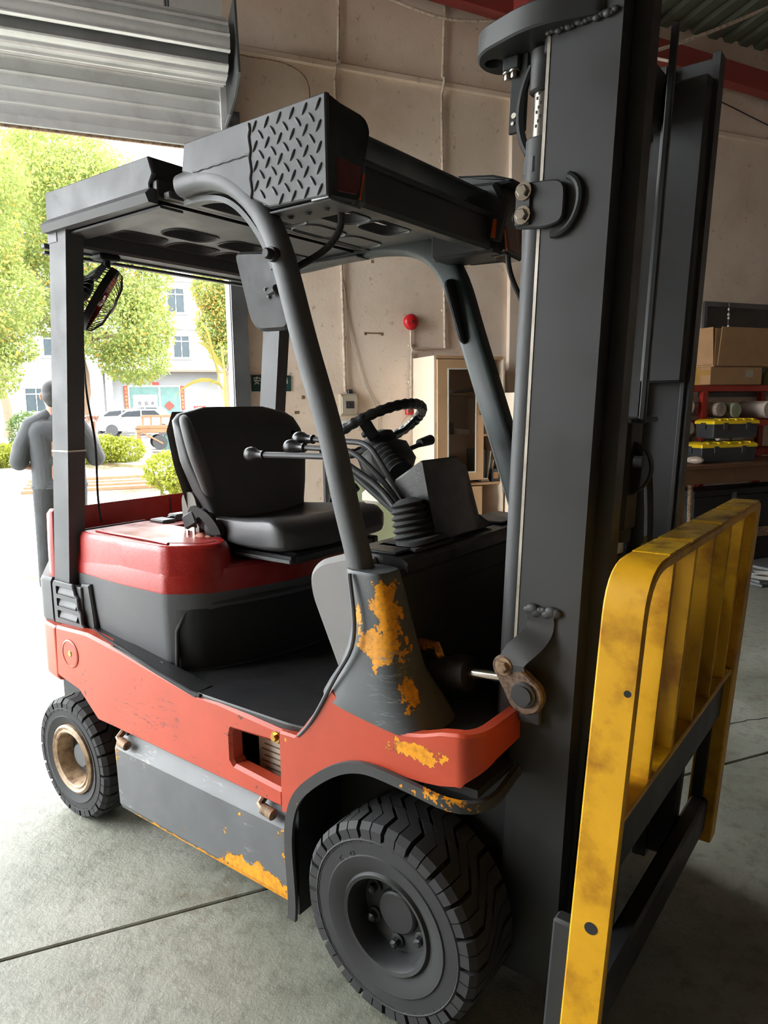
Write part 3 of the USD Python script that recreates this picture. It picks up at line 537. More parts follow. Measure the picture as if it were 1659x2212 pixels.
ch = thing('storage_chest', 'black storage chest pushed under the brown workbench', 'chest', W3(6, 4.88, 0))
part(ch, 'body', rbox(4.95, 7.4, 4.76, 5.0, .0, .66, .008), M['black']); part(ch, 'lid', rbox(4.94, 7.41, 4.75, 5.005, .66, .72, .006), M['black'])
for u in (5.4, 6.2, 7.0): part(ch, 'clasp', rbox(u, u + .05, 4.742, 4.76, .58, .69, .003), M['galv'])
# offcut panels and papers on the floor by the bench
ofp = [(5.62, 4.22, .042, 4), (5.52, 4.12, .068, -3), (5.60, 4.20, .016, 0), (5.85, 4.36, .094, 3)]
for i, (u, v, z, a) in enumerate(ofp):
    solo('offcut_panel', rot(rbox(u - .62, u + .62, v - .16, v + .16, z - .012, z + .012, .003), (0, 0, 1), a, W3(u, v, z)), M['slab'], ('grey offcut panel on the floor under the bench, second layer', 'grey offcut panel lying under the papers', 'lowest grey offcut panel in the pile on the floor', 'topmost grey offcut panel at the back of the floor pile')[i], 'panel', 'offcut panels on the floor')
for i, (u, v, a, s) in enumerate(((5.18, 4.12, 20, .11), (5.0, 4.16, -30, .06), (4.95, 4.02, 10, .08))):
    g = np.array([[x, y, .006 * math.sin(9 * x + i) + .012 * (abs(x) / .15) ** 2] for x in np.linspace(-.15, .15, 7) for y in np.linspace(-.1, .1, 5)]) * np.array([s / .13, s / .13, 1])
    f = [(r * 5 + c, (r + 1) * 5 + c, (r + 1) * 5 + c + 1) for r in range(6) for c in range(4)] + [(r * 5 + c, (r + 1) * 5 + c + 1, r * 5 + c + 1) for r in range(6) for c in range(4)]
    top = trimesh.Trimesh(g, f, process=False); bot = top.copy(); bot.vertices[:, 2] -= .001; bot.invert()
    m = rot(J(top, bot), (0, 0, 1), a); m.apply_translation(W3(u, v, .0835 + .002 * i))
    solo('paper_sheet', m, M['paper'], ('large white sheet of paper on the floor pile', 'crumpled white paper on the floor pile, left of the large sheet', 'small white scrap of paper at the edge of the floor pile')[i], 'paper', 'papers on the floor pile', False)
# ================= FORKLIFT =================
FK = thing('forklift', 'orange and grey electric forklift truck with a worn yellow load backrest', 'forklift', (-1.6, 1.8, 0))
def P(name, mesh, mat, smooth=35, label=None, parent=None): return part(parent or FK, name, mesh, M[mat] if isinstance(mat, str) else mat, smooth, label)
Yn = np.array([0, -1.0, 0])
def both(f): return f, mir(f)
# ---- wheels ----
def tyre(cx, yo, cz, R, w, rb, N, side=-1):
    """solid tyre with moulded lugs; yo = outer face, side = direction of the outer face"""
    o = (cx, yo, cz); ax = (0, -side, 0); r0 = R * .855
    prof = [(rb, .03), (rb + .006, .012), (rb + .03, .003), (rb + (r0 - rb) * .52, .0), (rb + (r0 - rb) * .55, .003), (rb + (r0 - rb) * .9, .003), (rb + (r0 - rb) * .93, .0), (r0 - .004, .001), (r0 + .006, .012), (r0 + .01, .04),
            (r0 + .01, w - .04), (r0, w - .005), (rb + .02, w), (rb, w - .02)]
    ms = [lathe(prof, o, ax, 72, closed=True)]
    def pt(a, r, h): return (cx + r * math.cos(a), yo - side * h, cz + r * math.sin(a))
    for k in range(2 * N):
        outer = k % 2 == 0; a0 = 2 * math.pi * k / (2 * N)
        for (s, e) in ((.05, .46), (.50, .90)):
            d = 2 * math.pi / N; x0, x1 = a0 + d * s, a0 + d * e
            sk = d * .55 * (1 if outer else -1)
            def ring(h, rl, rh, sh): return [pt(x0 + sh, rl, h), pt(x1 + sh, rl, h), pt(x1 + sh, rh, h), pt(x0 + sh, rh, h)]
            H = [.002, .016, w * .3, w * .52]
            rs = [ring(H[0], r0 - .012, R - .016, 0), ring(H[1], r0 - .012, R - .002, 0), ring(H[2], r0 - .01, R, 0), ring(H[3], r0 - .01, R, sk)]
            if not outer: rs = [[(q[0], 2 * yo - side * w - q[1], q[2]) for q in r] for r in rs]
            ms.append(rings(rs))
    return cat_(ms)
def wheel(name, cx, yo, cz, R, w, rb, N, rimmat, side=-1, rear=False):
    g = xpart(FK, name)
    part(g, 'tyre', tyre(cx, yo, cz, R, w, rb, N, side), M['rubber'], 30)
    o = (cx, yo, cz); ax = (0, -side, 0)
    if rear:
        rim = [(rb + .004, .02), (rb + .004, .004), (rb - .004, -.002), (rb - .012, .004), (rb - .016, .004), (rb - .02, .0), (rb - .026, .004), (rb - .034, .03), (rb - .036, .07), (.01, .075), (.01, .10), (rb, .10)]
        part(g, 'rim', lathe(rim, o, ax, 56, True), rimmat, 30, 'rusty tan wheel rim')
        part(g, 'rim_disc', cyl((cx, yo - side * .062, cz), ax, rb - .037, .02, 40, .002), M['dark'])
        part(g, 'hub', lathe([(.046, .065), (.046, .045), (.042, .038), (.001, .036)], o, ax, 32), M['grey'])
    else:
        rim = [(rb + .004, .03), (rb + .006, .012), (rb + .001, .004), (rb - .008, .006), (rb - .014, .02), (rb - .017, .045), (rb - .021, .066), (.058, .070), (.055, .060), (.050, .056), (.0, .055)]
        part(g, 'rim', lathe(rim, o, ax, 56, False, (False, True)), rimmat, 30)
        for k in range(6):
            a = k * math.pi / 3 + .5; bo = (cx + .083 * math.cos(a), yo - side * .069, cz + .080 * math.sin(a))
            part(g, 'wheel_nut', J(lathe([(.019, 0), (.019, .006), (.014, .008)], bo, (0, side, 0), 14), lathe([(.012, .006), (.012, .022), (.006, .026)], bo, (0, side, 0), 6)), M['mast'])
FWX, FWZ, RWX, RWZ = -.955, .246, -2.42, .219
wheel('front_wheel', FWX, 1.235, FWZ, .258, .20, .124, 20, M['mast'])
wheel('front_wheel', FWX, 2.365, FWZ, .258, .20, .124, 20, M['mast'], 1)
wheel('rear_wheel', RWX, 1.262, RWZ, .230, .16, .126, 18, M['tan_rim'], -1, True)
wheel('rear_wheel', RWX, 2.338, RWZ, .230, .16, .126, 18, M['tan_rim'], 1, True)
# ---- chassis ----
P('chassis', J(box(-2.16, -.98, 1.46, 2.14, .12, .64, .02), box(-2.9, -2.1, 1.5, 2.1, .2, .7, .02), box(-1.02, -.70, 1.47, 2.13, .14, .66, .02), box(-2.12, -1.30, 1.30, 2.30, .13, .20, .01), box(-2.11, -2.07, 1.285, 2.315, .16, .6, .005)), 'black')
P('axle', J(cyl((FWX, 1.4, FWZ), (0, 1, 0), .055, .8, 20), cyl((RWX, 1.4, RWZ), (0, 1, 0), .05, .8, 20)), 'black')
for m in both(prism([(-1.30, .1), (-1.29, .45), (-1.2, .57), (-1.02, .65), (-.72, .66), (-.72, .64), (-1.02, .63), (-1.19, .55), (-1.27, .45), (-1.28, .1)], 1.28, 1.47)): P('wheel_well', m, 'black')
skirt = [(-2.447, .728), (-2.244, .737), (-2.04, .714), (-1.85, .684), (-1.667, .658), (-1.562, .660), (-1.306, .645), (-1.306, .604), (-1.505, .592), (-1.512, .575), (-1.512, .50), (-1.50, .487), (-1.306, .474), (-1.306, .418), (-2.115, .430), (-2.205, .430), (-2.225, .445), (-2.315, .512), (-2.44, .534), (-2.457, .545)]
for m in both(prism(skirt, 1.258, 1.31, 'xz', .009)): P('side_skirt', m, 'orange', 30, 'scratched orange side skirt')
rec = lathe([(.052, -.002), (.046, -.004), (.040, .004), (.032, .012), (.0, .014)], (-2.352, 1.258, .642), (0, 1, 0), 32)
for m in both(J(rec)): P('skirt_boss', m, 'orange')
P('skirt_bolt', bolt((-2.352, 1.268, .642), Yn, .012, .014), 'brass'); P('skirt_bolt', bolt((-1.325, 1.258, .622), Yn, .011, .012), 'brass')
for x in (-2.06, -1.375):
    P('hinge_hook', J(tube([(x - .02, 1.275, .42), (x - .02, 1.255, .405), (x, 1.25, .398), (x + .02, 1.25, .398)], .011, 8), cyl((x - .005, 1.25, .40), (1, -.0, -.15), .016, .045, 12, .003)), 'rust')
panel = rings([[(x, y, z) for (y, z) in ((1.31, .432), (1.262, .372), (1.256, .36), (1.254, .165), (1.262, .145), (1.31, .14))] for x in (-2.112, -2.108, -1.300, -1.297)])
v = panel.vertices; k = (v[:, 0] < -2.1); v[k, 0] += (.432 - v[k, 2]) * .06; panel.vertices = v
for m in both(panel): P('lower_panel', m, 'panel', 20, 'grey lower side panel chipped to yellow along the bottom')
P('battery', box(-2.0, -1.28, 1.37, 2.23, .205, .60, .01), 'black')
P('battery_label', box(-1.50, -1.34, 1.353, 1.3695, .40, .60, .002), 'label')
for i in range(9): P('label_line', box(-1.485 + .012 * (i % 2), -1.352, 1.3510, 1.3529, .575 - i * .018, .579 - i * .018), 'rust')
# ---- counterweight ----
cwp = rpoly([(-2.56, 1.275), (-2.46, 1.262), (-2.44, 1.30), (-2.44, 2.30), (-2.46, 2.338), (-2.56, 2.325), (-2.88, 2.12), (-2.93, 1.98), (-2.93, 1.62), (-2.88, 1.48)], [.03, .01, .01, .01, .01, .03, .1, .1, .1, .1])
def plan(s, z, pts=cwp, cx=-2.5, cy=1.8): return [(cx + (x - cx) * s, cy + (y - cy) * s, z) for x, y in ccw(pts)]
P('counterweight', rings([plan(.98, .515), plan(1, .53), plan(1, .71), plan(.985, .722)]), 'orange', 30, 'orange rear counterweight')
cwb = [(min(x, -2.508) if x > -2.7 else x, min(max(y, 1.288), 2.312)) for x, y in cwp]
P('counterweight_band', rings([plan(.99, .722, cwb), plan(1.0, .735, cwb), plan(1.0, .875, cwb), plan(.985, .89, cwb)]), 'grey', 30)
up = rpoly([(-2.56, 1.31), (-2.50, 1.30), (-2.50, 2.30), (-2.56, 2.29), (-2.82, 2.1), (-2.87, 1.98), (-2.87, 1.62), (-2.82, 1.5)], .03)
P('counterweight_cover', rings([plan(1, .89, up), plan(.995, 1.0, up), [(x, y, 1.128 - max(0, -2.53 - x) * .30) for x, y, z in plan(.985, 0, up)], [(x, y, 1.140 - max(0, -2.53 - x) * .30) for x, y, z in plan(.965, 0, up)]]), 'red', 30, 'red rear cover of the counterweight')
P('cover_seam', box(-2.506, -2.4985, 1.818, 1.823, 1.05, 1.128), 'black')
P('rear_deck', box(-2.50, -2.30, 1.34, 2.26, .75, 1.045, .01), 'red_wet')
# louvred side grilles
for side in (0, 1):
    q = (lambda m: m) if side == 0 else mir
    hs = [rpoly([(-2.478, z), (-2.478, z + .030), (-2.352 - .010 * (1 - k), z + .030), (-2.34 - .010 * (1 - k), z)], .003, 1) for k, z in enumerate((.835, .790, .745))]
    g = P('side_grille', q(J(prism(rpoly([(-2.502, .722), (-2.502, .872), (-2.492, .884), (-2.366, .884), (-2.352, .845), (-2.338, .838), (-2.336, .795), (-2.322, .785), (-2.320, .745), (-2.306, .735), (-2.30, .716), (-2.44, .726)], .004, 1), 1.290, 1.302, 'xz', .003, hs), box(-2.50, -2.33, 1.302, 1.40, .724, .875, .003))), 'grey', 25)
    for z in (.835, .790, .745): P('grille_slat', q(rings([[(x, 1.3018, z + .028), (x, 1.2925, z + .006), (x, 1.2925, z + .001), (x, 1.3018, z + .001)] for x in (-2.470, -2.358)])), 'grey', 20, parent=g)
    P('grille_post', q(prism([(-2.345, .885), (-2.29, .89), (-2.275, .80), (-2.268, .735), (-2.30, .715), (-2.33, .74), (-2.345, .80)], 1.31, 1.40, 'xz', .006)), 'dark')
# ---- battery hood ----
nearfoot = [(-2.39, 1.34), (-2.39, 1.33), (-2.10, 1.312), (-1.88, 1.314), (-1.853, 1.322), (-1.80, 1.36), (-1.758, 1.402), (-1.717, 1.50), (-1.679, 1.628), (-1.664, 1.72), (-1.66, 1.80)]
foot = nearfoot + [(x, 3.6 - y) for x, y in nearfoot[-2::-1]]
def hp(s, z, dx=0.0): return [(-2.05 + (x + 2.05) * s + dx, 1.8 + (y - 1.8) * s, z) for x, y in ccw(foot)]
P('hood_panel', rings([hp(.975, .665), hp(.985, .70), hp(.998, .80), hp(1.0, .92)]), 'grey_wet', 28, 'grey lower half of the battery hood')
P('hood', rings([hp(1.0, .92), hp(1.002, .925), hp(.996, .965), hp(.986, .992), hp(.96, 1.0)]), 'red_wet', 28, 'red battery hood, wet on top')
sh = rpoly([(-2.378, 1.330), (-2.10, 1.3165), (-1.882, 1.3175), (-1.852, 1.326), (-1.800, 1.364), (-1.757, 1.408), (-1.735, 1.455), (-1.75, 1.50), (-1.82, 1.545), (-2.05, 1.60), (-2.38, 1.62)], [.02, .02, .01, .01, .02, .02, .02, .02, .03, .05, .02], 3)
def shp(k, z):
    c = np.array([-2.06, 1.46]); p = ccw(sh); r = []
    for x, y in p:
        f = 1 + k * (1.6 if x > -1.9 else 1.0); r.append((c[0] + (x - c[0]) * f, c[1] + (y - c[1]) * f, z))
    return r
shm = rings([shp(-.002, .962), shp(-.006, 1.0), shp(-.014, 1.05), shp(-.045, 1.068), shp(-.07, 1.071)])
for m in both(shm): P('hood_shoulder', m, 'red_wet', 28)
for m in both(prism(rpoly([(-2.02, 1.38), (-1.90, 1.37), (-1.80, 1.43), (-1.80, 1.48), (-1.98, 1.46)], .012, 2), 1.0705, 1.0725, 'xy')): P('shoulder_inlay', m, 'red')
P('hood_rib', sweep([(-2.30, 1.362, 1.074), (-2.0, 1.356, 1.076), (-1.88, 1.352, 1.074)], sq(8, .004, .006, 1)), 'red')
P('hood_rib', tube([(-2.27, 1.309, .705), (-2.1, 1.300, .700), (-1.92, 1.302, .692), (-1.875, 1.306, .69)], .008, 8), 'grey')
# recess on the driver side of the hood
fr = [(x, y) for x, y in foot if 1.42 < y < 2.18 and x > -1.9]; fr = [(-1.838, 1.335), (-1.80, 1.362), (-1.762, 1.40)] + fr + [(-1.762, 2.20), (-1.80, 2.238), (-1.838, 2.265)]
def fr_ring(s, z, d): return [(-2.05 + (x + 2.05) * s + d, 1.8 + (y - 1.8) * s, z) for x, y in fr] + [(-2.05 + (x + 2.05) * s - .03, 1.8 + (y - 1.8) * s, z) for x, y in fr[::-1]]
P('hood_recess', rings([fr_ring(.98, .672, .004), fr_ring(.988, .72, .005), fr_ring(.998, .80, .005), fr_ring(1.0, .86, .005), fr_ring(1.0, .872, .001)]), 'black', 40)
P('hood_trim', tube([(-1.838, 1.330, .685), (-1.836, 1.335, .80), (-1.815, 1.355, .862), (-1.758, 1.418, .885), (-1.72, 1.50, .888), (-1.678, 1.63, .89), (-1.662, 1.80, .89)], .007, 8), 'dark')
P('hood_latch', J(box(-2.335, -2.245, 1.60, 1.66, 1.066, 1.082, .005), box(-2.32, -2.26, 1.67, 1.74, 1.066, 1.094, .006), box(-2.30, -2.28, 1.655, 1.675, 1.07, 1.088, .003)), 'dark')
P('hood_hinge_bar', box(-2.392, -2.378, 1.36, 1.62, 1.05, 1.072, .004), 'dark')
# ---- floor ----
fl = rpoly([(-2.20, 1.30), (-1.86, 1.272), (-1.66, 1.262), (-1.40, 1.268), (-1.292, 1.27), (-1.12, 1.30), (-1.10, 1.34), (-1.10, 2.26), (-1.292, 2.33), (-2.20, 2.30)], .02)
P('floor_mat', J(prism(fl, .636, .664, 'xy', .004)), 'rubber_wet', 30, 'black rubber floor mat')
P('mat_edge', tube([(-2.27, 1.305, .735), (-2.2, 1.29, .728), (-2.04, 1.272, .716), (-1.85, 1.262, .686), (-1.68, 1.258, .662), (-1.64, 1.26, .660)], .006, 8), 'rubber')
P('mat_edge', rings([[(-2.27, 1.27, .732), (-2.27, 1.34, .735), (-2.27, 1.34, .715), (-2.27, 1.27, .712)], [(-2.04, 1.263, .716), (-2.04, 1.32, .72), (-2.04, 1.32, .69), (-2.04, 1.263, .69)], [(-1.66, 1.258, .664), (-1.66, 1.32, .668), (-1.66, 1.32, .645), (-1.66, 1.258, .645)]]), 'rubber_wet', 40)
P('pedal', rot(box(-1.16, -1.145, 1.86, 1.95, .70, .80, .005), (0, 1, 0), 25, (-1.15, 1.9, .70)), 'rubber')
# ---- front fender ----
def fend():
    xs = [-1.305, -1.285, -1.25, -1.22, -1.19, -1.15, -1.118, -1.05, -1.0, -.95, -.895, -.85, -.80, -.76]
    zt = np.interp(xs, [-1.305, -1.25, -1.234, -1.118, -1.09, -.88, -.84, -.80, -.76], [.646, .648, .664, .806, .772, .752, .768, .782, .790])
    zb = np.interp(xs, [-1.305, -1.29, -1.279, -1.25, -1.22, -1.19, -1.15, -1.108, -1.06, -1.019, -.96, -.895, -.85, -.80, -.76], [.415, .418, .425, .485, .522, .548, .582, .61, .633, .646, .650, .648, .650, .657, .668])
    pts = [(x, 1.252) for x in xs]
    for a in np.linspace(12, 90, 8): pts.append((-.76 + .055 * math.sin(math.radians(a)), 1.252 + .085 * (1 - math.cos(math.radians(a)))))
    pts += [(-.704, 1.40), (-.704, 1.47)]
    n = len(pts); zt = np.r_[zt, np.linspace(.79, .79, n - len(xs))]; zb = np.r_[zb, .668 + .055 * np.linspace(0, 1, n - len(xs)) ** .7]
    R = []
    p = np.array(pts); t = np.gradient(p, axis=0); t /= np.linalg.norm(t, axis=1, keepdims=True); nrm = np.stack([-t[:, 1], t[:, 0]], 1)
    for i in range(n):
        a, b = p[i], p[i] + nrm[i] * .03; m = (zt[i] + zb[i]) / 2
        R.append([(a[0], a[1], zb[i]), (b[0], b[1], zb[i]), (b[0], b[1], zt[i]), (*(p[i] + nrm[i] * .006), zt[i]), (*a, zt[i] - .006)])
    return rings(R)
fm = fend()
for m in both(fm): P('front_fender', m, 'orange_fender', 35, 'orange front fender with a worn yellow patch')
ftop = prism(rpoly([(-1.12, 1.27), (-.77, 1.27), (-.715, 1.32), (-.715, 1.5), (-1.1, 1.5)], .03), .735, .75, 'xy', .004)
for m in both(ftop): P('fender_top', m, 'black')
lp = spline([(-1.288, 1.258, .10), (-1.286, 1.256, .26), (-1.279, 1.254, .40), (-1.25, 1.252, .474), (-1.19, 1.248, .540), (-1.108, 1.246, .602), (-1.019, 1.244, .638), (-.93, 1.243, .640), (-.84, 1.243, .632), (-.77, 1.25, .624), (-.715, 1.29, .622), (-.70, 1.36, .632), (-.70, 1.44, .65)], 46)
for m in both(sweep(lp, [(-.005, -.016), (.005, -.016), (.006, .012), (-.006, .012)], up=(0, 1, 0))): P('fender_lip', m, 'lip', 40)
# ---- front pillar bases ----
def base():
    L = [(.758, -1.185, -.835, 1.245, 1.45), (.80, -1.165, -.872, 1.250, 1.44), (.86, -1.130, -.922, 1.262, 1.42), (.92, -1.105, -.938, 1.272, 1.405), (.975, -1.092, -.950, 1.28, 1.395), (1.04, -1.098, -.966, 1.284, 1.390), (1.098, -1.112, -.985, 1.287, 1.388), (1.106, -1.108, -.990, 1.291, 1.384)]
    R = []
    for i, (z, x0, x1, y0, y1) in enumerate(L):
        r = sq(36, (x1 - x0) / 2, (y1 - y0) / 2, .62, ((x0 + x1) / 2, (y0 + y1) / 2)); tilt = max(0, (.86 - z) / .1)
        R.append([(x, y, z + tilt * (-.020 * (x + 1.0) / .15)) for x, y in r])
    return rings(R)
bm = base()
for m in both(bm): P('pillar_base', m, 'base_chip', 50, 'grey pillar foot with paint worn through to yellow')
for m in both(tube(spline([(-1.075, 1.28, 1.10), (-1.052, 1.266, 1.006), (-1.055, 1.258, .925), (-1.09, 1.252, .862), (-1.124, 1.25, .806), (-1.236, 1.254, .652)], 24), .0055, 8)): P('edge_trim', m, 'grey')
# ---- overhead guard ----
PILLAR = [(-1.697, 2.104), (-1.592, 2.105), (-1.519, 2.088), (-1.457, 2.055), (-1.397, 2.002), (-1.355, 1.945), (-1.323, 1.878), (-1.281, 1.752), (-1.237, 1.616), (-1.17, 1.422), (-1.128, 1.26), (-1.083, 1.105), (-1.07, 1.05)]
ap = spline([(x, 1.335, z) for x, z in PILLAR], 44)
P('front_pillar', sweep(ap, np.array(sq(20, 1, 1, .85)) * np.array([.031, .031]), up=(0, 1, 0)), 'grey', 40, 'curved grey front pillar of the guard')
P('pillar_flange', sweep(spline([(-1.711, 1.36, 2.066), (-1.60, 1.36, 2.062), (-1.518, 1.36, 2.034), (-1.457, 1.36, 1.985), (-1.408, 1.36, 1.925), (-1.37, 1.36, 1.85)], 24), [(-.012, -.007), (.02, -.007), (.02, .007), (-.012, .007)], up=(0, 1, 0)), 'grey', 40)
apf = spline([(-2.30, 2.262, 2.10), (-1.95, 2.262, 2.103), (-1.64, 2.262, 2.10), (-1.52, 2.262, 2.07), (-1.435, 2.262, 2.015), (-1.375, 2.262, 1.925), (-1.33, 2.262, 1.80), (-1.276, 2.262, 1.645), (-1.175, 2.262, 1.36), (-1.085, 2.262, 1.10)], 46)
P('front_pillar', sweep(apf, sq(20, .036, .046, .5), up=(0, 1, 0)), 'teal', 40, 'far front pillar with worn teal paint')

rp = rings([[(xc - .05, y0, z), (xc + .05, y0, z), (xc + .05, y0 + .062, z), (xc - .05, y0 + .062, z)] for (xc, z, y0) in ((-2.450, .87, 1.30), (-2.302, 2.08, 1.302))])
for m in (rp, mv(mir(rp), .015, .025, 0)): P('rear_pillar', diff(m, box(-3, -2.9, 0, .1, 0, .1)), 'grey_wet', 20, 'grey square rear pillar of the guard')
P('cable_tie', rings([[(xc - .053, 1.298, z), (xc + .053, 1.298, z), (xc + .053, 1.366, z), (xc - .053, 1.366, z)] for (xc, z) in ((-2.3905, 1.352), (-2.3897, 1.358))]), 'label')
# rear roof section
side = [(-2.362, 2.10), (-2.36, 2.198), (-1.80, 2.198), (-1.782, 2.15), (-1.80, 2.125), (-1.80, 2.108)]
for m in both(prism(side, 1.30, 1.315, 'xz', .003)): P('roof_side_plate', m, 'grey_wet')
for m in both(sweep([(-2.36, 1.305, 2.092), (-1.785, 1.305, 2.092)], [(-.022, -.012), (-.022, .02), (.0, .03), (.018, .012), (.018, -.012)], up=(0, 0, 1))): P('roof_side_rail', m, 'grey')
for m in both(box(-2.36, -1.78, 1.32, 1.40, 2.06, 2.068, .002)): P('rail_lip', m, 'grey')
for m in (box(-2.36, -1.80, 1.302, 2.298, 2.190, 2.199, .003), box(-1.66, -1.17, 1.33, 2.27, 2.16, 2.168, .003)): P('roof_cover', m, 'grey')
for m in (box(-1.815, -1.80, 1.302, 2.298, 2.105, 2.198, .003), box(-1.80, -1.775, 1.31, 2.29, 2.085, 2.135, .004), box(-2.362, -2.35, 1.302, 2.298, 2.10, 2.198, .003)): P('roof_cross_plate', m, 'dark')
P('roof_bar', box(-1.765, -1.735, 1.32, 2.29, 2.080, 2.10, .004), 'dark'); P('roof_bar', box(-1.86, -1.83, 1.32, 2.29, 2.085, 2.10, .004), 'dark')
P('rear_crossmember', J(box(-2.37, -2.30, 1.30, 2.30, 2.032, 2.10, .008)), 'grey'); P('rear_crossbar', J(box(-2.41, -2.385, 1.30, 2.30, 2.012, 2.022, .003), box(-2.41, -2.385, 1.30, 2.30, 2.030, 2.046, .003)), 'dark')
slots = [(-1.34, 1.50), (-1.34, 1.70), (-1.34, 1.90), (-1.34, 2.10), (-1.50, 1.58), (-1.50, 1.785), (-1.49, 1.99), (-1.66, 1.48), (-1.675, 1.68), (-1.685, 1.885), (-1.69, 2.09), (-2.06, 1.645), (-2.06, 1.885), (-2.06, 2.11), (-2.22, 1.55), (-2.22, 1.78), (-2.22, 2.0)]
hol = []; lips = []
for i, (sx, sy) in enumerate(slots):
    h = rpoly([(sx - .055, sy - .092), (sx + .055, sy - .092), (sx + .055, sy + .092), (sx - .055, sy + .092)], .05, 6)
    hol.append(h)
    lips.append(rings([[(sx + (x - sx) * k, sy + (y - sy) * k, z) for x, y in ccw(h)] for k, z in ((1.0, 2.086), (1.06, 2.078), (1.10, 2.081), (1.10, 2.086), (.95, 2.11), (1.0, 2.086))], (False, False)))
P('roof_panel', prism([(-1.17, 1.36), (-1.17, 2.25), (-1.73, 2.25), (-1.73, 1.36)], 2.083, 2.087, 'xy', 0, hol[:11]), 'grey', False, 'pressed roof panel with oval slots')
P('roof_panel', prism([(-1.82, 1.36), (-1.82, 2.25), (-2.33, 2.25), (-2.33, 1.36)], 2.083, 2.087, 'xy', 0, hol[11:]), 'grey', False, 'rear roof panel with oval slots')
for m in lips: P('slot_rim', m, 'grey', 40)
# lamp boxes on the header
def lampbox(near=True):
    g = P('lamp_box', (lambda m: m if near else mir(m))(J(prism([(-1.645, 2.198), (-1.14, 2.20), (-1.14, 1.978), (-1.33, 1.985), (-1.40, 2.02), (-1.46, 2.06), (-1.66, 2.13)], 1.305, 1.318, 'xz', .003), box(-1.40, -1.15, 1.315, 1.47, 1.985, 2.185, .01))), 'grey' if near else 'black', 30)
    q = (lambda m: m) if near else mir
    le = rpoly([(1.308, 2.202), (1.366, 2.192), (1.448, 2.188), (1.468, 2.160), (1.418, 1.982), (1.31, 1.974)], [.003, .01, .02, .02, .015, .003], 3)
    P('lamp_lens', q(prism(le, -1.20, -1.135, 'yz', .006)), 'lens', 30, parent=g)
    P('turn_lens', q(prism(rpoly([(1.335, 2.07), (1.428, 2.07), (1.410, 2.0), (1.335, 1.992)], .01, 2), -1.137, -1.1325, 'yz', .002)), 'red_lens', parent=g)
    P('turn_lens', q(prism(rpoly([(1.432, 2.055), (1.440, 2.055), (1.422, 1.99), (1.415, 1.99)], .002, 1), -1.138, -1.132, 'yz', .002)), 'amber', parent=g)
    if near:
        bl = []
        for i in range(6):
            for j in range(5):
                for s in (-1, 1):
                    x, z = -1.372 + i * .042 + (.021 if s > 0 else 0), 1.995 + j * .046 + (.023 if s > 0 else 0)
                    if x > -1.15 or z > 2.19 or (x < -1.31 and z < 2.01): continue
                    b = sph((0, 0, 0), 1, 1, (.0150, .004, .0038)); bl.append(mv(rot(b, (0, 1, 0), 55 * s), x, 1.3045, z))
        P('tread_bumps', J(*bl), 'grey', 60, parent=g)
        P('weld_seam', tube([(-1.39 + .01 * math.sin(i * 2.1) * .3, 1.3035, 2.19 - i * .016) for i in range(12)], .003, 6), 'grey', parent=g)
        P('weld_seam', tube([(-1.39 - i * .02, 1.3035, 2.118 + .002 * (i % 2)) for i in range(12)], .003, 6), 'grey', parent=g)
        P('box_lip', J(box(-1.37, -1.14, 1.318, 1.43, 1.972, 1.978, .002), *[bolt((-1.32 + .06 * i, 1.37, 1.972), (0, 0, -1), .006, .006) for i in range(3)]), 'grey', parent=g)
    return g
lampbox(True)
gl = lampbox(False)
P('lamp_visor', mir(J(prism([(-1.30, 2.245), (-1.17, 2.225), (-1.10, 2.20), (-1.10, 2.19), (-1.30, 2.19)], 1.31, 1.46, 'xz', .008), prism([(-1.25, 2.20), (-1.14, 2.19), (-1.10, 2.12), (-1.13, 2.01), (-1.24, 2.04)], 1.455, 1.50, 'xz', .012))), 'black', parent=gl)
P('turn_lens', mir(prism(rpoly([(-1.14, 2.075), (-1.128, 2.075), (-1.135, 2.02), (-1.148, 2.02)], .004, 2), 1.495, 1.505)), 'amber', parent=gl)
P('header_beam', J(box(-1.22, -1.165, 1.42, 2.18, 1.992, 2.098, .01), box(-1.20, -1.15, 1.42, 2.18, 2.085, 2.10, .004)), 'dark')
P('lamp_cable', tube(spline([(-1.20, 1.42, 1.985), (-1.205, 1.43, 1.95), (-1.235, 1.42, 1.90), (-1.285, 1.385, 1.86), (-1.30, 1.345, 1.835)], 16), .009, 8), 'black')
P('lamp_cable', mir(tube(spline([(-1.14, 1.40, 1.985), (-1.13, 1.38, 1.90), (-1.10, 1.36, 1.82), (-1.085, 1.35, 1.76)], 16), .009, 8)), 'black')
# mirrors
mp = rpoly([(-1.572, 1.925), (-1.40, 1.905), (-1.36, 1.70), (-1.482, 1.703), (-1.516, 1.735)], [.03, .03, .03, .03, .05], 5)
P('mirror', prism(mp, 1.395, 1.42, 'xz', .008), 'black', 30, 'black wing mirror seen from behind')
P('mirror_stay', tube([(-1.36, 1.35, 1.80), (-1.42, 1.385, 1.80)], .01, 8), 'black'); P('mirror_stay', J(*[bolt((-1.445 + .012 * i, 1.395, 1.81 - .02 * i), Yn, .005, .006) for i in range(2)]), 'grey')
mf = prism(rpoly([(2.17, 1.93), (2.31, 1.95), (2.33, 1.72), (2.20, 1.70)], .04, 5), -1.355, -1.335, 'yz', .006)
P('mirror', rot(mf, (0, 1, 0), -14, (-1.345, 2.25, 1.82)), 'black', 30, 'black wing mirror seen edge on')
P('mirror_stay', tube([(-1.345, 2.24, 1.80), (-1.32, 2.255, 1.79)], .01, 8), 'black')
P('pillar_knob', J(cyl((-1.318, 1.292, 1.87), Yn, .013, .018, 14, .003), cyl((-1.318, 1.290, 1.87), (0, 1, 0), .018, .03, 14)), 'black')
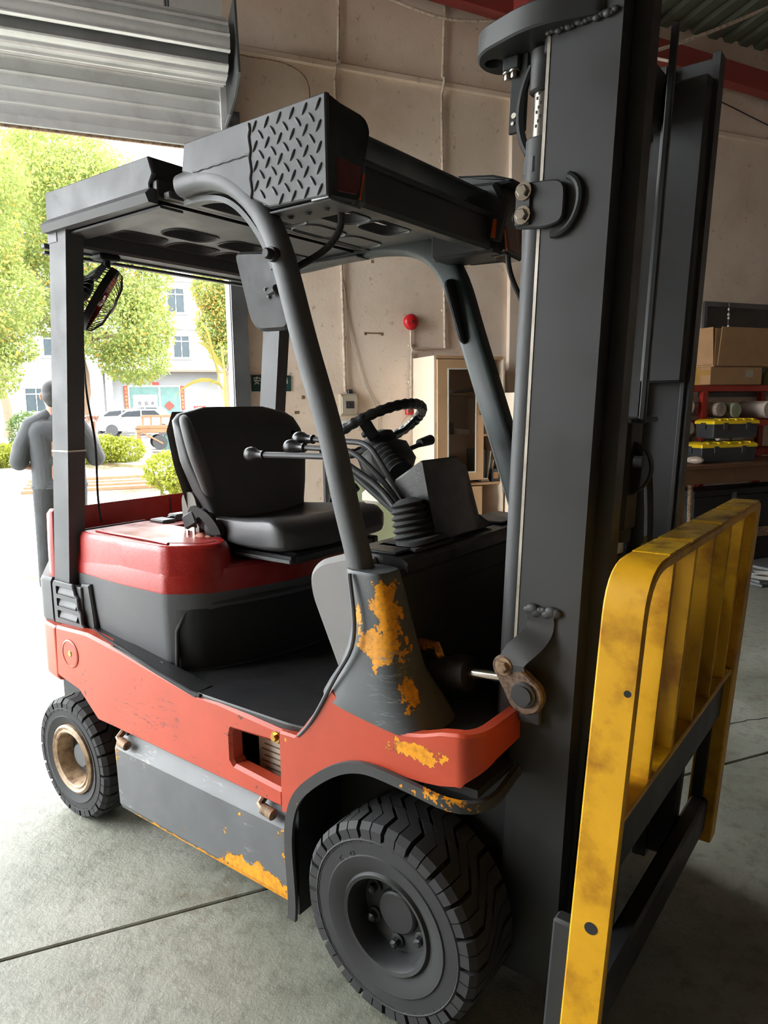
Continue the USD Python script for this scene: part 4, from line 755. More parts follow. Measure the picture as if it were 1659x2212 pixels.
# ---- seat ----
st = xpart(FK, 'seat')
def backrest():
    R = []
    for t in np.linspace(0, 1, 22):
        z = 1.03 + .47 * t
        w = np.interp(t, [0, .1, .25, .4, .6, .8, .92, .975, 1], [.21, .22, .23, .258, .288, .294, .280, .235, .15])
        d = np.interp(t, [0, .3, .7, .9, 1], [.075, .07, .062, .05, .02]); xo = -1.985 - .085 * t
        th = np.linspace(0, 2 * np.pi, 44, endpoint=False); r = []
        for a in th:
            y = w * np.sign(np.cos(a)) * abs(np.cos(a)) ** .55; x = d * np.sign(np.sin(a)) * abs(np.sin(a)) ** .7
            bol = .055 * (abs(y) / max(w, .01)) ** 2.6 * np.interp(t, [0, .3, .8, 1], [.9, 1, .8, .1])
            r.append((xo + x + bol, 1.80 + y, z))
        R.append(r)
    return rings(R)
bk = backrest()
tear = lambda yc, s: prism(rpoly([(yc - .012, 1.41), (yc + .016, 1.40), (yc + s * .022, 1.33), (yc + s * .012, 1.305), (yc - s * .012, 1.36)], .012, 3), -2.4, -1.8, 'yz')
bk = diff(bk, tear(2.035, 1)); 
P('backrest', bk, 'seat', 60, 'black moulded seat back with a slot', st)
P('backrest_bolster', tube(spline([(-2.02, 1.545, 1.46), (-1.955, 1.510, 1.42), (-1.925, 1.515, 1.34), (-1.93, 1.55, 1.26), (-1.95, 1.583, 1.19), (-1.965, 1.59, 1.12)], 22), [.016 + .01 * math.sin(math.pi * i / 21) for i in range(22)], 12), 'seat_back', 60, parent=st)
P('backrest_shell', rings([[(xo + dx, 1.80 + s * w, z) for (dx, s, w) in ((-.03, -1, wn), (-.07, -1, wn * .8), (-.08, 0, 0), (-.07, 1, wn * .8), (-.03, 1, wn))] for (z, xo, wn) in ((1.04, -1.985, .235), (1.15, -2.0, .25), (1.30, -2.025, .28), (1.42, -2.045, .288), (1.485, -2.06, .25))]), 'seat_shell', 60, 'grey plastic shell of the seat back', st)
def cushion():
    R = []
    for t in np.linspace(0, 1, 18):
        x = -2.0 + .47 * t; w = np.interp(t, [0, .5, .9, .97, 1], [.22, .262, .268, .25, .21])
        zt = np.interp(t, [0, .25, .6, .82, .93, 1], [1.125, 1.12, 1.135, 1.15, 1.135, 1.085]); zb = np.interp(t, [0, .8, 1], [1.03, 1.03, 1.05])
        r = []
        for a in np.linspace(0, 2 * np.pi, 36, endpoint=False):
            y = w * np.sign(np.cos(a)) * abs(np.cos(a)) ** .5; s = np.sin(a); h = (zt - zb) / 2
            zz = (zt + zb) / 2 + h * np.sign(s) * abs(s) ** .45
            if s > 0: zz += .028 * (abs(y) / w) ** 3 * np.interp(t, [0, .2, .8, 1], [.2, 1, .7, 0]) - .012 * (1 - (abs(y) / w) ** 2)
            r.append((x, 1.80 + y, zz))
        R.append(r)
    return rings(R)
P('cushion', cushion(), 'seat', 60, 'black vinyl seat cushion', st)
P('seat_rail', J(box(-1.99, -1.56, 1.575, 1.60, 1.005, 1.03, .003), box(-1.99, -1.56, 2.0, 2.025, 1.005, 1.03, .003), box(-2.0, -1.56, 1.60, 2.0, 1.0, 1.035, .01)), 'dark', parent=st)
P('seat_rail', box(-1.80, -1.54, 1.548, 1.562, 1.012, 1.024, .003), 'grey', parent=st)
P('recliner_cover', rings([[(x, y, z) for x, z in rpoly([(-2.065, 1.20), (-2.0, 1.215), (-1.975, 1.14), (-1.975, 1.03), (-2.03, 1.02), (-2.06, 1.09)], .03, 4)] for y in (1.55, 1.556, 1.60)]), 'seat_shell', parent=st)
P('seat_belt', J(*[sph((-1.93 + .02 * i, 1.535 + .008 * (i % 2), 1.125 - .013 * i), .034, 2, (1, .5, 1.1)) for i in range(4)], *[sweep(spline([(-1.97 + .01 * i, 1.515, 1.10), (-1.93 + .02 * i, 1.505, 1.158 - .006 * i), (-1.88 + .015 * i, 1.515, 1.12), (-1.86 + .012 * i, 1.525, 1.08)], 12), [(-.002, -.016), (.002, -.016), (.002, .016), (-.002, .016)], up=(0, 1, 0)) for i in range(2)]), 'belt', 50, parent=st)
P('belt_buckle', J(diff(box(-1.995, -1.945, 1.508, 1.514, 1.045, 1.10, .002), box(-1.982, -1.958, 1.4, 1.6, 1.058, 1.085))), 'steel', parent=st)
P('belt_buckle', rot(box(-2.0, -1.93, 1.500, 1.516, 1.10, 1.15, .006), (0, 1, 0), -25, (-1.96, 1.5, 1.12)), 'black', parent=st)
P('rag', J(*[sph((-1.915 + .025 * i, 1.508 + .008 * (i % 2), 1.062 - .006 * i), .028, 2, (1, .6, .7)) for i in range(3)]), 'pinkrag', False, 'crumpled pink rag tucked under the belt', st)
P('belt_stalk', tube(spline([(-1.86, 2.08, 1.05), (-1.83, 2.09, 1.14), (-1.80, 2.09, 1.19), (-1.74, 2.08, 1.205), (-1.70, 2.075, 1.18)], 14), .016, 10), 'black', parent=st)
# ---- cowl, dash ----
P('cowl', J(rings([[(x, y, z) for (x, z) in ((-1.19, 1.118), (-1.18, 1.128), (-1.0, 1.124), (-.985, 1.115), (-.985, 1.09), (-1.19, 1.09))] for y in (1.395, 1.40, 2.20, 2.205)]), box(-1.16, -1.03, 1.41, 1.50, 1.126, 1.134, .004), box(-1.16, -1.03, 1.97, 2.12, 1.126, 1.134, .004)), 'black_wet', 25)
P('front_panel', J(box(-1.03, -.99, 1.36, 2.24, .60, 1.10, .01), box(-1.0, -.985, 1.32, 2.28, 1.02, 1.09, .006)), 'black')
kn = rpoly([(-1.30, .99), (-1.305, 1.05), (-1.265, 1.092), (-1.17, 1.12), (-1.08, 1.12), (-1.08, .78), (-1.20, .78)], [.06, .05, .05, .02, .01, .01, .01], 5)
for m in both(prism(kn, 1.375, 1.45, 'xz', .015)): P('knee_panel', m, M['knee'] if 'knee' in M else 'grey', 40, 'light grey plastic knee panel beside the pillar')
P('knee_shroud', J(prism([(-1.24, .66), (-1.20, 1.0), (-1.10, 1.09), (-1.04, 1.09), (-1.04, .66)], 1.45, 2.15, 'xz', .02)), 'black')
# steering
SW = np.array([-1.40, 1.80, 1.418]); sax = np.array([-.50, 0, .866])
e1 = np.array([0, 1.0, 0]); e2 = np.cross(sax, e1)
th = np.linspace(0, 2 * np.pi, 120, endpoint=False); SR = .170
P('steering_wheel', tube([SW + SR * (math.cos(a) * e1 + math.sin(a) * e2) for a in th], [.0155 + .0016 * math.cos(a * 36) for a in th], 12, up=sax, closed=True), 'handle_grip', 60)
P('wheel_hub', J(lathe([(.055, -.03), (.06, -.01), (.055, .01), (.035, .022), (.0, .026)], SW - sax * .035, sax, 28)), 'grip2' if 'grip2' in M else 'black')
for a in (90, 210, 330):
    a = math.radians(a); d = math.cos(a) * e1 + math.sin(a) * e2
    P('wheel_spoke', sweep([SW - sax * .04 + d * .03, SW - sax * .03 + d * .10, SW + d * (SR - .005)], [(-.006, -.018), (.006, -.018), (.006, .018), (-.006, .018)], up=sax), 'black')
P('spinner_knob', J(cyl(SW + SR * (.30 * e1 + .95 * e2) * .2 + sax * .0, sax, .02, .02, 16, .005)), 'black')
colp = [SW - sax * .05, SW - sax * .14, np.array([-1.24, 1.80, 1.18]), np.array([-1.15, 1.80, 1.02])]
P('steering_column', J(tube(colp, .045, 16), rings([[tuple(SW - sax * d + x * e1 + y * e2) for x, y in sq(24, a, b, .6)] for d, a, b in ((.055, .05, .05), (.07, .085, .065), (.13, .09, .07), (.16, .06, .055))])), 'black_wet', 40)
P('column_gaiter', lathe([(.034 + .006 * (i % 2), i * .011) for i in range(12)], (-1.30, 1.71, 1.36), (.6, -.25, -.35), 20), 'rubber')
P('direction_lever', J(tube([SW - sax * .09 + e1 * .07 + e2 * -.02, SW - sax * .07 + e1 * .20 - e2 * .03], .008, 8), tube([SW - sax * .07 + e1 * .17 - e2 * .03, SW - sax * .062 + e1 * .24 - e2 * .032], [.014, .018], 12)), 'black')
pprof = [(-1.078, 1.353), (-1.176, 1.290), (-1.152, 1.238), (-1.07, 1.13), (-1.03, 1.13)]
pod = rings([[(x, y, min(z, zc) if x > -1.1 else min(z, zc - .06)) for x, z in rpoly(pprof, .008, 2)] for y, zc in ((1.596, 1.345), (1.602, 1.36), (1.76, 1.36), (1.775, 1.352), (1.83, 1.318), (1.905, 1.165), (1.91, 1.15))])
P('instrument_pod', pod, 'black_wet', 30, 'black instrument pod in front of the steering wheel')
P('pod_band', box(-1.19, -1.05, 1.36, 1.545, 1.24, 1.245), 'black') if False else None
# levers
bt = np.array([-1.075, 1.565, 1.128])
P('lever_boot', J(lathe([(.085, 0), (.08, .012), (.058, .016)] + [(.05 + (.011 if i % 2 else 0) - .0012 * i, .018 + i * .0085) for i in range(12)] + [(.02, .125)], bt, (-.25, -.05, 1), 28), box(-1.14, -1.01, 1.47, 1.66, 1.122, 1.134, .008)), 'rubber')
for i, (kx, ky, kz, bx, bz) in enumerate(((-1.68, 1.535, 1.352, -1.33, 1.352), (-1.545, 1.575, 1.376, -1.30, 1.368), (-1.55, 1.62, 1.398, -1.28, 1.388))):
    yb = 1.555 + .022 * i
    pts = [np.array(q) for q in ((kx + .05, ky, kz), (bx, ky, bz + .004), (-1.19, yb, 1.275 + .012 * i), (-1.085, yb, 1.165))]
    path = [pts[0]]
    for a, p, b in zip(pts, pts[1:], pts[2:]):
        da, db = (a - p) / np.linalg.norm(a - p), (b - p) / np.linalg.norm(b - p); q = .045
        path += [(1 - t) ** 2 * (p + da * q) + 2 * t * (1 - t) * p + t * t * (p + db * q) for t in np.linspace(0, 1, 7)]
    path.append(pts[-1])
    lv = P('hydraulic_lever', tube(path, .0085 if i else .0095, 10), 'dark')
    P('lever_knob', rings([[(kx + d, ky + r * math.cos(a), kz + r * math.sin(a)) for a in np.linspace(0, 2 * np.pi, 16, endpoint=False)] for d, r in ((-.024, .004), (-.022, .014), (-.014, .021), (0, .024), (.012, .022), (.026, .015), (.045, .012), (.056, .0145), (.06, .010))]), 'handle_grip', 50, parent=lv)
P('column_brace', tube([(-1.36, 1.60, 1.33), (-1.09, 1.60, 1.15)], .012, 10), 'black')
P('column_brace', J(box(-1.33, -1.25, 1.64, 1.74, 1.21, 1.25, .01)), 'label')
# ---- mast ----
TI = .043
def lean(m, x0=0.0, k=TI):
    m = m.copy(); v = m.vertices.copy(); v[:, 0] += k * v[:, 2] + x0; m.vertices = v; return m
def chan(x0, x1, yo, t, w, z0, z1):
    """channel rail open to +y"""
    return prism([(x0, yo), (x1, yo), (x1, yo + w), (x1 - t * 1.2, yo + w), (x1 - t * 1.2, yo + t), (x0 + t * 1.2, yo + t), (x0 + t * 1.2, yo + w), (x0, yo + w)], z0, z1, 'xy', .003)
outer = lean(chan(-.762, -.612, 1.45, .016, .055, .10, 2.335))
inner = lean(chan(-.728, -.578, 1.512, .016, .05, .14, 2.36))
for m in both(outer): P('outer_mast_rail', m, 'mast', 30)
for m in both(inner): P('inner_mast_rail', m, 'mast', 30)
for m in both(lean(box(-.764, -.757, 1.4485, 1.4515, .9, 2.33))): P('rail_edge', m, 'steel')
for m in (box(-.78, -.70, 1.46, 2.14, 2.20, 2.335, .01), box(-.77, -.75, 1.46, 2.14, 1.02, 1.10, .01), box(-.77, -.75, 1.46, 2.14, .2, .36, .01)): P('mast_crossmember', lean(m), 'mast')
tp = rpoly([(-.645, 1.44), (-.645, 1.58), (-.80, 1.60), (-.935, 1.565), (-.955, 1.50), (-.92, 1.44), (-.78, 1.40)], [.02, .02, .05, .06, .05, .05, .06], 6)
plate = lean(prism(tp, 2.235, 2.285, 'xy', .004, [[(-.912 + .021 * math.cos(a), 1.498 + .021 * math.sin(a)) for a in np.linspace(0, 2 * np.pi, 20, endpoint=False)]]))
for m in both(plate): P('cylinder_head_plate', m, 'mast', 30)
P('weld_bead', lean(J(*[sph((-.76 + .007 * i, 1.446, 2.234 + .002 * math.sin(i * 1.7)), .0065 + .0012 * math.sin(i * 2.3), 2, (1.3, .8, 1)) for i in range(20)])), 'mast')
tx = meshkit.text_mesh('5-9', .024, .0015)
c0_ = tx.bounds.mean(0); tv = tx.vertices - np.array([c0_[0], c0_[1], 0])
for tw, (tcx, tyo, tcz, tr_, ta) in (('front', (FWX, 1.235, FWZ, .178, 128)),):
    a_ = math.radians(ta) - tv[:, 0] / tr_; rr_ = tr_ + tv[:, 1]; tx.vertices = np.column_stack([tcx + rr_ * np.cos(a_), tyo + .0032 - tv[:, 2], tcz + rr_ * np.sin(a_)])
    P('tyre_lettering', tx, 'rubber')
def lift(side):
    q = (lambda m: m) if not side else mir
    g = P('lift_cylinder', q(lean(J(cyl((-.792, 1.50, .16), (0, 0, 1), .027, 1.80, 24), cyl((-.792, 1.50, 1.955), (0, 0, 1), .031, .10, 24, .004), cyl((-.792, 1.50, 1.985), (0, 0, 1), .033, .03, 6)))), 'grey' if not side else 'mast', 30)
    P('cylinder_rod', q(lean(cyl((-.792, 1.50, 2.05), (0, 0, 1), .0185, .13, 20))), 'steel', parent=g)
    if not side: P('rod_mark', lean(J(*[box(-.798 + .004 * (i % 3), -.794 + .004 * (i % 3), 1.4812, 1.4826, 2.075 + .009 * i, 2.081 + .009 * i) for i in range(9)])), 'black', parent=g)
    P('rod_end', q(lean(J(cyl((-.792, 1.50, 2.145), (0, 0, 1), .029, .085, 20, .004), box(-.80, -.79, 1.49, 1.51, 2.22, 2.24)))), 'mast', parent=g)
    P('hose_bracket', q(lean(J(box(-.868, -.828, 1.495, 1.503, 2.08, 2.235, .002), box(-.885, -.845, 1.485, 1.515, 2.205, 2.235, .004)))), 'black', parent=g)
    P('bracket_bolt', q(lean(J(bolt((-.875, 1.495, 2.205), (0, 0, -1), .008, .014), bolt((-.858, 1.492, 2.205), (0, 0, -1), .008, .014)))), 'steel', parent=g)
    P('bracket_rivet', q(lean(J(cyl((-.855, 1.4945, 2.115), Yn, .006, .003, 10), cyl((-.858, 1.4945, 2.10), Yn, .004, .002, 8)))), 'label', parent=g)
    P('bleed_screw', q(lean(J(cyl((-.815, 1.485, 1.90), (-.9, -.4, 0), .008, .02, 10), bolt((-.83, 1.478, 1.90), (-.9, -.4, 0), .009, .008)))), 'black', parent=g)
    P('return_hose', q(lean(tube(spline([(-.815, 1.49, 2.20), (-.835, 1.487, 2.14), (-.832, 1.487, 2.07), (-.815, 1.49, 2.03)], 12), .009, 8))), 'black', parent=g)
lift(0); lift(1)
# guard stay bolted to the near rail
gs = P('mast_stay', lean(J(prism(rpoly([(-.806, 1.865), (-.806, 1.955), (-.70, 1.948), (-.70, 1.865), (-.74, 1.858)], [.004, .004, .03, .03, .01], 4), 1.432, 1.449, 'xz', .003), box(-.806, -.772, 1.426, 1.436, 1.868, 1.95, .002))), 'mast')
for z in (1.935, 1.888): P('stay_bolt', lean(bolt((-.788, 1.426, z), Yn, .0125, .012)), 'chrome', parent=gs)
P('stay_seal', lean(tube(spline([(-.70, 1.445, 1.955), (-.678, 1.445, 1.935), (-.676, 1.445, 1.885), (-.70, 1.445, 1.85), (-.73, 1.445, 1.845)], 16), .008, 8)), 'black', parent=gs)
# tilt cylinder
def tilt(side):
    q = (lambda m: m) if not side else mir
    g = P('tilt_cylinder', q(J(tube([(-1.15, 1.44, .82), (-.86, 1.44, .848)], .036, 18), tube([(-.875, 1.44, .847), (-.835, 1.44, .852)], [.045, .042], 14))), 'black')
    P('tilt_rod', q(tube([(-.85, 1.44, .852), (-.70, 1.44, .868)], .0155, 16)), 'chrome', parent=g)
    eye = [(-.725 + .028 * math.cos(a), .905 + .028 * math.sin(a)) for a in np.radians(np.arange(60, 235, 15))] + [(-.672 + .045 * math.cos(a), .848 + .045 * math.sin(a)) for a in np.radians(np.arange(215, 415, 15))]
    P('tilt_eye', q(prism(eye, 1.400, 1.424, 'xz', .004)), 'greasy', 30, 'greasy rusted tilt pin plate', g)
    P('pin', q(J(cyl((-.672, 1.405, .852), Yn, .030, .012, 24, .002), cyl((-.672, 1.392, .852), Yn, .022, .004, 20))), 'dark', parent=g)
    P('pin_bolt', q(bolt((-.722, 1.40, .908), Yn, .014, .014)), 'rust', parent=g)
    P('tilt_bracket', q(J(sweep(spline([(-.655, 1.445, 1.03), (-.66, 1.44, .985), (-.68, 1.415, .955), (-.70, 1.405, .93), (-.70, 1.402, .90)], 12), [(-.004, -.032), (.004, -.032), (.004, .032), (-.004, .032)], up=(0, 1, 0)), box(-.70, -.645, 1.43, 1.455, .77, .84, .004), *[sph((-.685 + .009 * i, 1.446, 1.036 + .004 * math.sin(i * 2.2)), .011 + .002 * math.sin(i * 1.3), 2, (1.3, .6, 1)) for i in range(8)])), 'mast', parent=g)
tilt(0); tilt(1)
P('rusty_fitting', J(tube([(-1.0, 1.44, .90), (-.93, 1.44, .905), (-.92, 1.44, .88), (-.915, 1.44, .86)], .011, 8), cyl((-.98, 1.44, .90), (1, 0, 0), .015, .02, 8)), chipped('rusty_orange_fitting', srgb(150, 90, 40), yellow_under, [((-.95, 1.44, .9), (.2, .2, .2), .1)], thr=.62)) if True else None
# centre cylinder, chains, hoses
P('free_lift_cylinder', lean(J(cyl((-.655, 1.74, .15), (0, 0, 1), .04, .98, 20, .004), cyl((-.655, 1.74, 1.16), (0, 0, 1), .045, .03, 20))), 'mast')
P('free_lift_rod', lean(cyl((-.655, 1.74, 1.06), (0, 0, 1), .032, .13, 24)), 'chrome', label='bright steel collar of the centre cylinder')
P('chain_wheel', lean(J(cyl((-.64, 1.73, 1.34), (0, 1, 0), .07, .03, 28, .004), box(-.70, -.60, 1.66, 1.86, 1.45, 1.462, .003), box(-.665, -.615, 1.70, 1.80, 1.18, 1.46, .01), cyl((-.60, 1.70, 1.36), (1, 0, 0), .014, .02, 12))), 'black')
for yy in (1.785, 1.80):
    lk = []
    for i in range(26):
        z = .62 + i * .021
        lk.append(cyl((-.585, yy - .004 * (i % 2), z), (0, 1, 0), .0085, .012, 8)); lk.append(box(-.589, -.581, yy + (.002 if i % 2 else -.003), yy + (.006 if i % 2 else .001), z, z + .021))
    P('lift_chain', lean(J(*lk)), 'steel' if yy < 1.79 else 'mast')
for (yy, xx) in ((1.86, -.60), (1.895, -.61), (1.93, -.62)):
    P('hydraulic_hose', lean(tube(spline([(xx, yy, .5), (xx, yy, 1.0), (xx - .005, yy - .005, 1.25), (xx - .02, yy - .05, 1.38), (xx - .04, yy - .09, 1.30)], 24), .011, 8)), 'black')
P('inner_stay', lean(J(box(-.60, -.585, 1.70, 1.715, 1.45, 2.30, .003), box(-.70, -.59, 2.0, 2.10, 1.55, 2.3, .006), box(-.60, -.588, 2.03, 2.04, .9, 2.15, .002))), 'mast')
# ---- carriage and load backrest ----
BT = .066
def bl(m): return lean(m, -.512, BT)
P('carriage_bar', bl(box(.0, .05, 1.275, 2.27, .555, .70, .008)), 'mast'); P('carriage_bar', bl(box(.0, .05, 1.275, 2.27, .17, .285, .008)), 'mast')
for y in (1.50, 2.06): P('carriage_plate', bl(box(-.10, .0, y, y + .04, .15, .74, .008)), 'mast')
for y in (1.285, 2.22): P('carriage_stop', bl(box(.0, .035, y, y + .03, .28, .56, .005)), 'mast')
zt = 1.212
fo = rpoly([(1.245, -.20), (1.245, zt), (2.295, zt), (2.295, .135), (2.225, .135), (2.225, zt - .022), (1.262, zt - .022), (1.262, -.20)], [0, .10, .03, .015, .015, .02, .085, 0], 7)
P('backrest_frame', bl(prism(fo[:], .0 - .008, .072, 'yz', .004)), 'yellow', 30, 'worn yellow flat-bar frame of the load backrest')
topc = [(y, z + .0005) for (y, z) in rpoly([(1.245, 1.08), (1.245, zt), (2.295, zt), (2.295, 1.18)], [0, .10, .03, 0], 7)][5:-5]
wet = rings([[(x, y, z + .0012) for x in (0,)] * 1 + [] for y, z in topc]) if False else None
P('backrest_top', bl(J(*[box(-.004, .068, a, b, zt - .001, zt + .0025, .001) for a, b in ((1.375, 1.52), (1.545, 1.78), (1.805, 2.05), (2.075, 2.285))])), 'yellow_wet', label='wet speckled top of the backrest bar')
P('backrest_sill', bl(box(-.006, .066, 1.262, 2.225, .700, .716, .003)), 'yellow')
for y in (1.262, 1.44, 1.61, 1.78, 1.955, 2.125): P('backrest_slat', bl(prism(rpoly([(y, .716), (y, zt - (.022 if y > 1.3 else .13)), (y + .012, zt - (.022 if y > 1.3 else .11)), (y + .012, .716)], 0), .002, .062, 'yz', .002)), 'yellow')
P('backrest_gusset', bl(prism([(1.262, zt - .14), (1.275, zt - .07), (1.31, zt - .028), (1.345, zt - .022), (1.385, zt - .022), (1.385, .72), (1.262, .72)], -.004, .004, 'yz')), 'yellow')
P('bolt_hole', bl(cyl((.035, 1.2455, .478), Yn, .013, .0015, 16)), 'black'); P('bolt_hole', bl(cyl((.055, 1.2455, .975), Yn, .007, .001, 12)), 'black')
P('lift_hook', bl(box(-.05, .0, 1.262, 1.30, .12, .45, .006)), 'mast')
# ================= OUTDOORS =================
M['ground'] = mk('wet_yard', {'g': ('geometry', {}), 'mp': ('mapping', {'mapping_type': 'point', 'rotation': (0, 0, -YAW), 'scale': (.35, 1.0, 1.0)}), 'n1': ('noise_texture', {'scale': .5, 'detail': 6.0, 'roughness': .6}), 'n2': ('noise_texture', {'scale': 8.0, 'detail': 6.0}),
    'r1': ('rgb_ramp', {'ramp': [(.36, srgb(98, 80, 66)), (.46, srgb(118, 114, 104)), (.6, srgb(132, 130, 124))]}), 'm': ('map_range', {'from_min': .4, 'from_max': .6, 'to_min': .12, 'to_max': .55}), 'b': ('bump', {'strength': .2, 'distance': .01}), 'p': ('principled_bsdf', {})},
    [('g.position', 'mp.vector'), ('mp.vector', 'n1.vector'), ('g.position', 'n2.vector'), ('n1.fac', 'r1.fac'), ('r1.color', 'p.base_color'), ('n1.fac', 'm.value'), ('m.result', 'p.roughness'), ('n2.fac', 'b.height'), ('b.normal', 'p.normal')])
M['leaf'] = leafmat('tree_leaves', [srgb(124, 136, 70), srgb(148, 158, 88), srgb(172, 178, 108), srgb(190, 192, 126)])
M['blossom'] = leafmat('tree_blossom', [srgb(186, 142, 70), srgb(180, 118, 66), srgb(190, 160, 80)])
M['hedge'] = leafmat('hedge_leaves', [srgb(122, 128, 38), srgb(152, 148, 40), srgb(172, 160, 46), srgb(184, 170, 58), srgb(98, 114, 38)])
M['shrubleaf'] = leafmat('shrub_leaves', [srgb(84, 104, 54), srgb(110, 126, 66), srgb(128, 140, 74)])
M['blade'] = leafmat('blade_leaves', [srgb(140, 134, 70), srgb(128, 136, 86), srgb(150, 138, 66)], .3)
M['bark'] = paint('bark', srgb(104, 84, 66), .85, var=.25, scale=14)
M['facade'] = paint('white_facade', srgb(128, 129, 130), .8, var=.03, scale=2)
M['column'] = paint('pale_green_column', srgb(142, 146, 124), .7, var=.04)
M['soffit'] = paint('canopy_soffit', srgb(140, 122, 106), .8, var=.05)
M['couplet'] = paint('red_couplet', srgb(160, 40, 30), .6, var=.06)
M['gold'] = paint('gold_print', srgb(180, 140, 60), .5, var=.1)
M['winglass'] = paint('far_window_glass', srgb(50, 58, 62), .3, var=.15, scale=1, spec=.15)
M['doorglass'] = paint('door_glass_teal', srgb(84, 112, 108), .3, var=.12, scale=2, spec=.2)
M['winframe'] = paint('window_frame_white', srgb(156, 157, 157), .5, var=.03)
M['carwhite'] = paint('car_white', srgb(142, 144, 146), .25, var=.02); M['carglass'] = paint('car_glass', srgb(36, 40, 44), .25, var=.05, spec=.2)
M['crate'] = paint('crate_wood', srgb(122, 86, 60), .8, var=.2, scale=5)
M['skin'] = paint('skin', srgb(150, 108, 88), .55, var=.06); M['hair'] = paint('black_hair', srgb(26, 24, 23), .6)
M['shirt'] = paint('grey_t_shirt', srgb(62, 64, 66), .85, var=.08, scale=12, bump=.3, bscale=14, dist=.01); M['trousers'] = paint('dark_grey_trousers', srgb(40, 41, 43), .85, var=.1, scale=10, bump=.3, bscale=12, dist=.012)
gr = RW(prism([(-60, 5.9), (60, 5.9), (60, 100), (-60, 100)], -.3, -.03, 'xy')); gl_ = RW(prism([(-60, -40), (-3.61, -40), (-3.61, 5.9), (-60, 5.9)], -.3, -.03, 'xy'))
struct('ground', J(gr, gl_), M['ground'], smooth=False)
def leaves(cx, n, size, rad, seed, asp=.45, shell=.5):
    """leaf blades scattered in ellipsoidal clumps: cx = [(centre, radii)]"""
    g = np.random.default_rng(seed); V = []; vol = np.array([np.prod(r) ** (2 / 3) for _, r in cx]); pick = g.choice(len(cx), n, p=vol / vol.sum())
    d = g.normal(size=(n, 3)); d /= np.linalg.norm(d, axis=1, keepdims=True); rr = g.uniform(shell, 1, n) ** .7
    C = np.array([c for c, _ in cx])[pick]; Rr = np.array([r for _, r in cx])[pick]; p = C + d * rr[:, None] * Rr
    a = g.normal(size=(n, 3)); a[:, 2] -= .5; a /= np.linalg.norm(a, axis=1, keepdims=True); b = np.cross(a, g.normal(size=(n, 3))); b /= np.linalg.norm(b, axis=1, keepdims=True); s = size * g.uniform(.6, 1.35, n)[:, None]
    nn = np.cross(a, b)
    quad = np.stack([p, p + a * s * .5 + b * s * asp * .5 + nn * s * .06, p + a * s, p + a * s * .5 - b * s * asp * .5 + nn * s * .06], 1).reshape(-1, 3)
    k = np.arange(n) * 4; f = np.vstack([np.stack([k, k + 1, k + 2], 1), np.stack([k, k + 2, k + 3], 1)])
    return trimesh.Trimesh(quad, f, process=False)
def branch(p, q, r0, r1, seed, wob=.12, n=8):
    g = np.random.default_rng(seed); t = np.linspace(0, 1, n)[:, None]; pts = np.array(p) * (1 - t) + np.array(q) * t; L = np.linalg.norm(np.array(q) - np.array(p)); pts[1:-1] += g.normal(0, wob * L * .25, (n - 2, 3))
    return tube(pts, np.linspace(r0, r1, n), 8)
def tree(label, u, v, th, clumps, n, size, seed, tr=.13, lean_=(0, 0), blossoms=.05, mats=('leaf', 'blossom')):
    b = W3(u, v, -.03); t = thing('tree', label, 'tree', b, 'trees outside the doorway')
    top = np.array(W3(u + lean_[0], v + lean_[1], th)); tk = part(t, 'trunk', branch(b, top, tr, tr * .7, seed, .05), M['bark'])
    cl = [(np.array(W3(*c)), np.array(r)) for c, r in clumps]
    for i, (c, r) in enumerate(cl): part(tk, 'bough', branch(top + (c - top) * .0, c - np.array([0, 0, r[2] * .3]), tr * .45, tr * .12, seed + i + 1, .16), M['bark'])
    part(t, 'crown', leaves(cl, n, size, None, seed), M[mats[0]], False, kind='stuff')
    if blossoms: part(t, 'blossom', leaves([(c + np.array([0, 0, r[2] * .1]), r * 1.02) for c, r in cl], int(n * blossoms), size * .8, None, seed + 50, .7, .85), M[mats[1]], False, kind='stuff')
    return t
tree('big spreading tree with orange blossom behind the standing man', .03, 24, 3.6, [((-1.7, 24, 7.2), (2.0, 2.0, 1.7)), ((.6, 24, 7.6), (1.9, 2.0, 1.6)), ((1.35, 24.2, 5.6), (1.3, 1.6, 1.4)), ((.9, 23.5, 4.2), (1.6, 1.6, 1.4)), ((2.0, 24.5, 4.1), (.75, 1.0, 1.0)), ((1.5, 23.6, 3.0), (1.1, 1.1, .8)), ((-1.6, 24.5, 5.0), (1.7, 1.8, 1.4)), ((-.3, 25, 9.2), (1.7, 1.7, 1.0)), ((2.1, 24.5, 6.4), (.75, .9, .7))], 52000, .13, 5, .14)
tree('leafy tree with low forked boughs at the left edge', -3.2, 20, 2.2, [((-2.6, 20, 5.6), (1.4, 1.5, 1.5)), ((-1.75, 20, 4.2), (.9, 1.1, 1.0)), ((-2.2, 20, 2.6), (.75, .9, .9)), ((-3.9, 20, 4.2), (1.4, 1.5, 1.5)), ((-1.5, 20.3, 3.0), (.5, .6, .35)), ((-2.1, 19.8, 6.9), (1.3, 1.3, .9))], 24000, .12, 9, .12)
tree('smaller orange-tinged tree in front of the white building, by the jamb', 6.4, 35, 3.0, [((6.0, 35, 6.9), (.9, 1.2, 1.1)), ((5.9, 35, 5.3), (.75, 1.0, 1.0)), ((6.9, 35, 6.0), (1.3, 1.4, 1.9)), ((6.4, 35, 4.2), (.7, .9, .8))], 13000, .16, 13, .12, blossoms=.25)
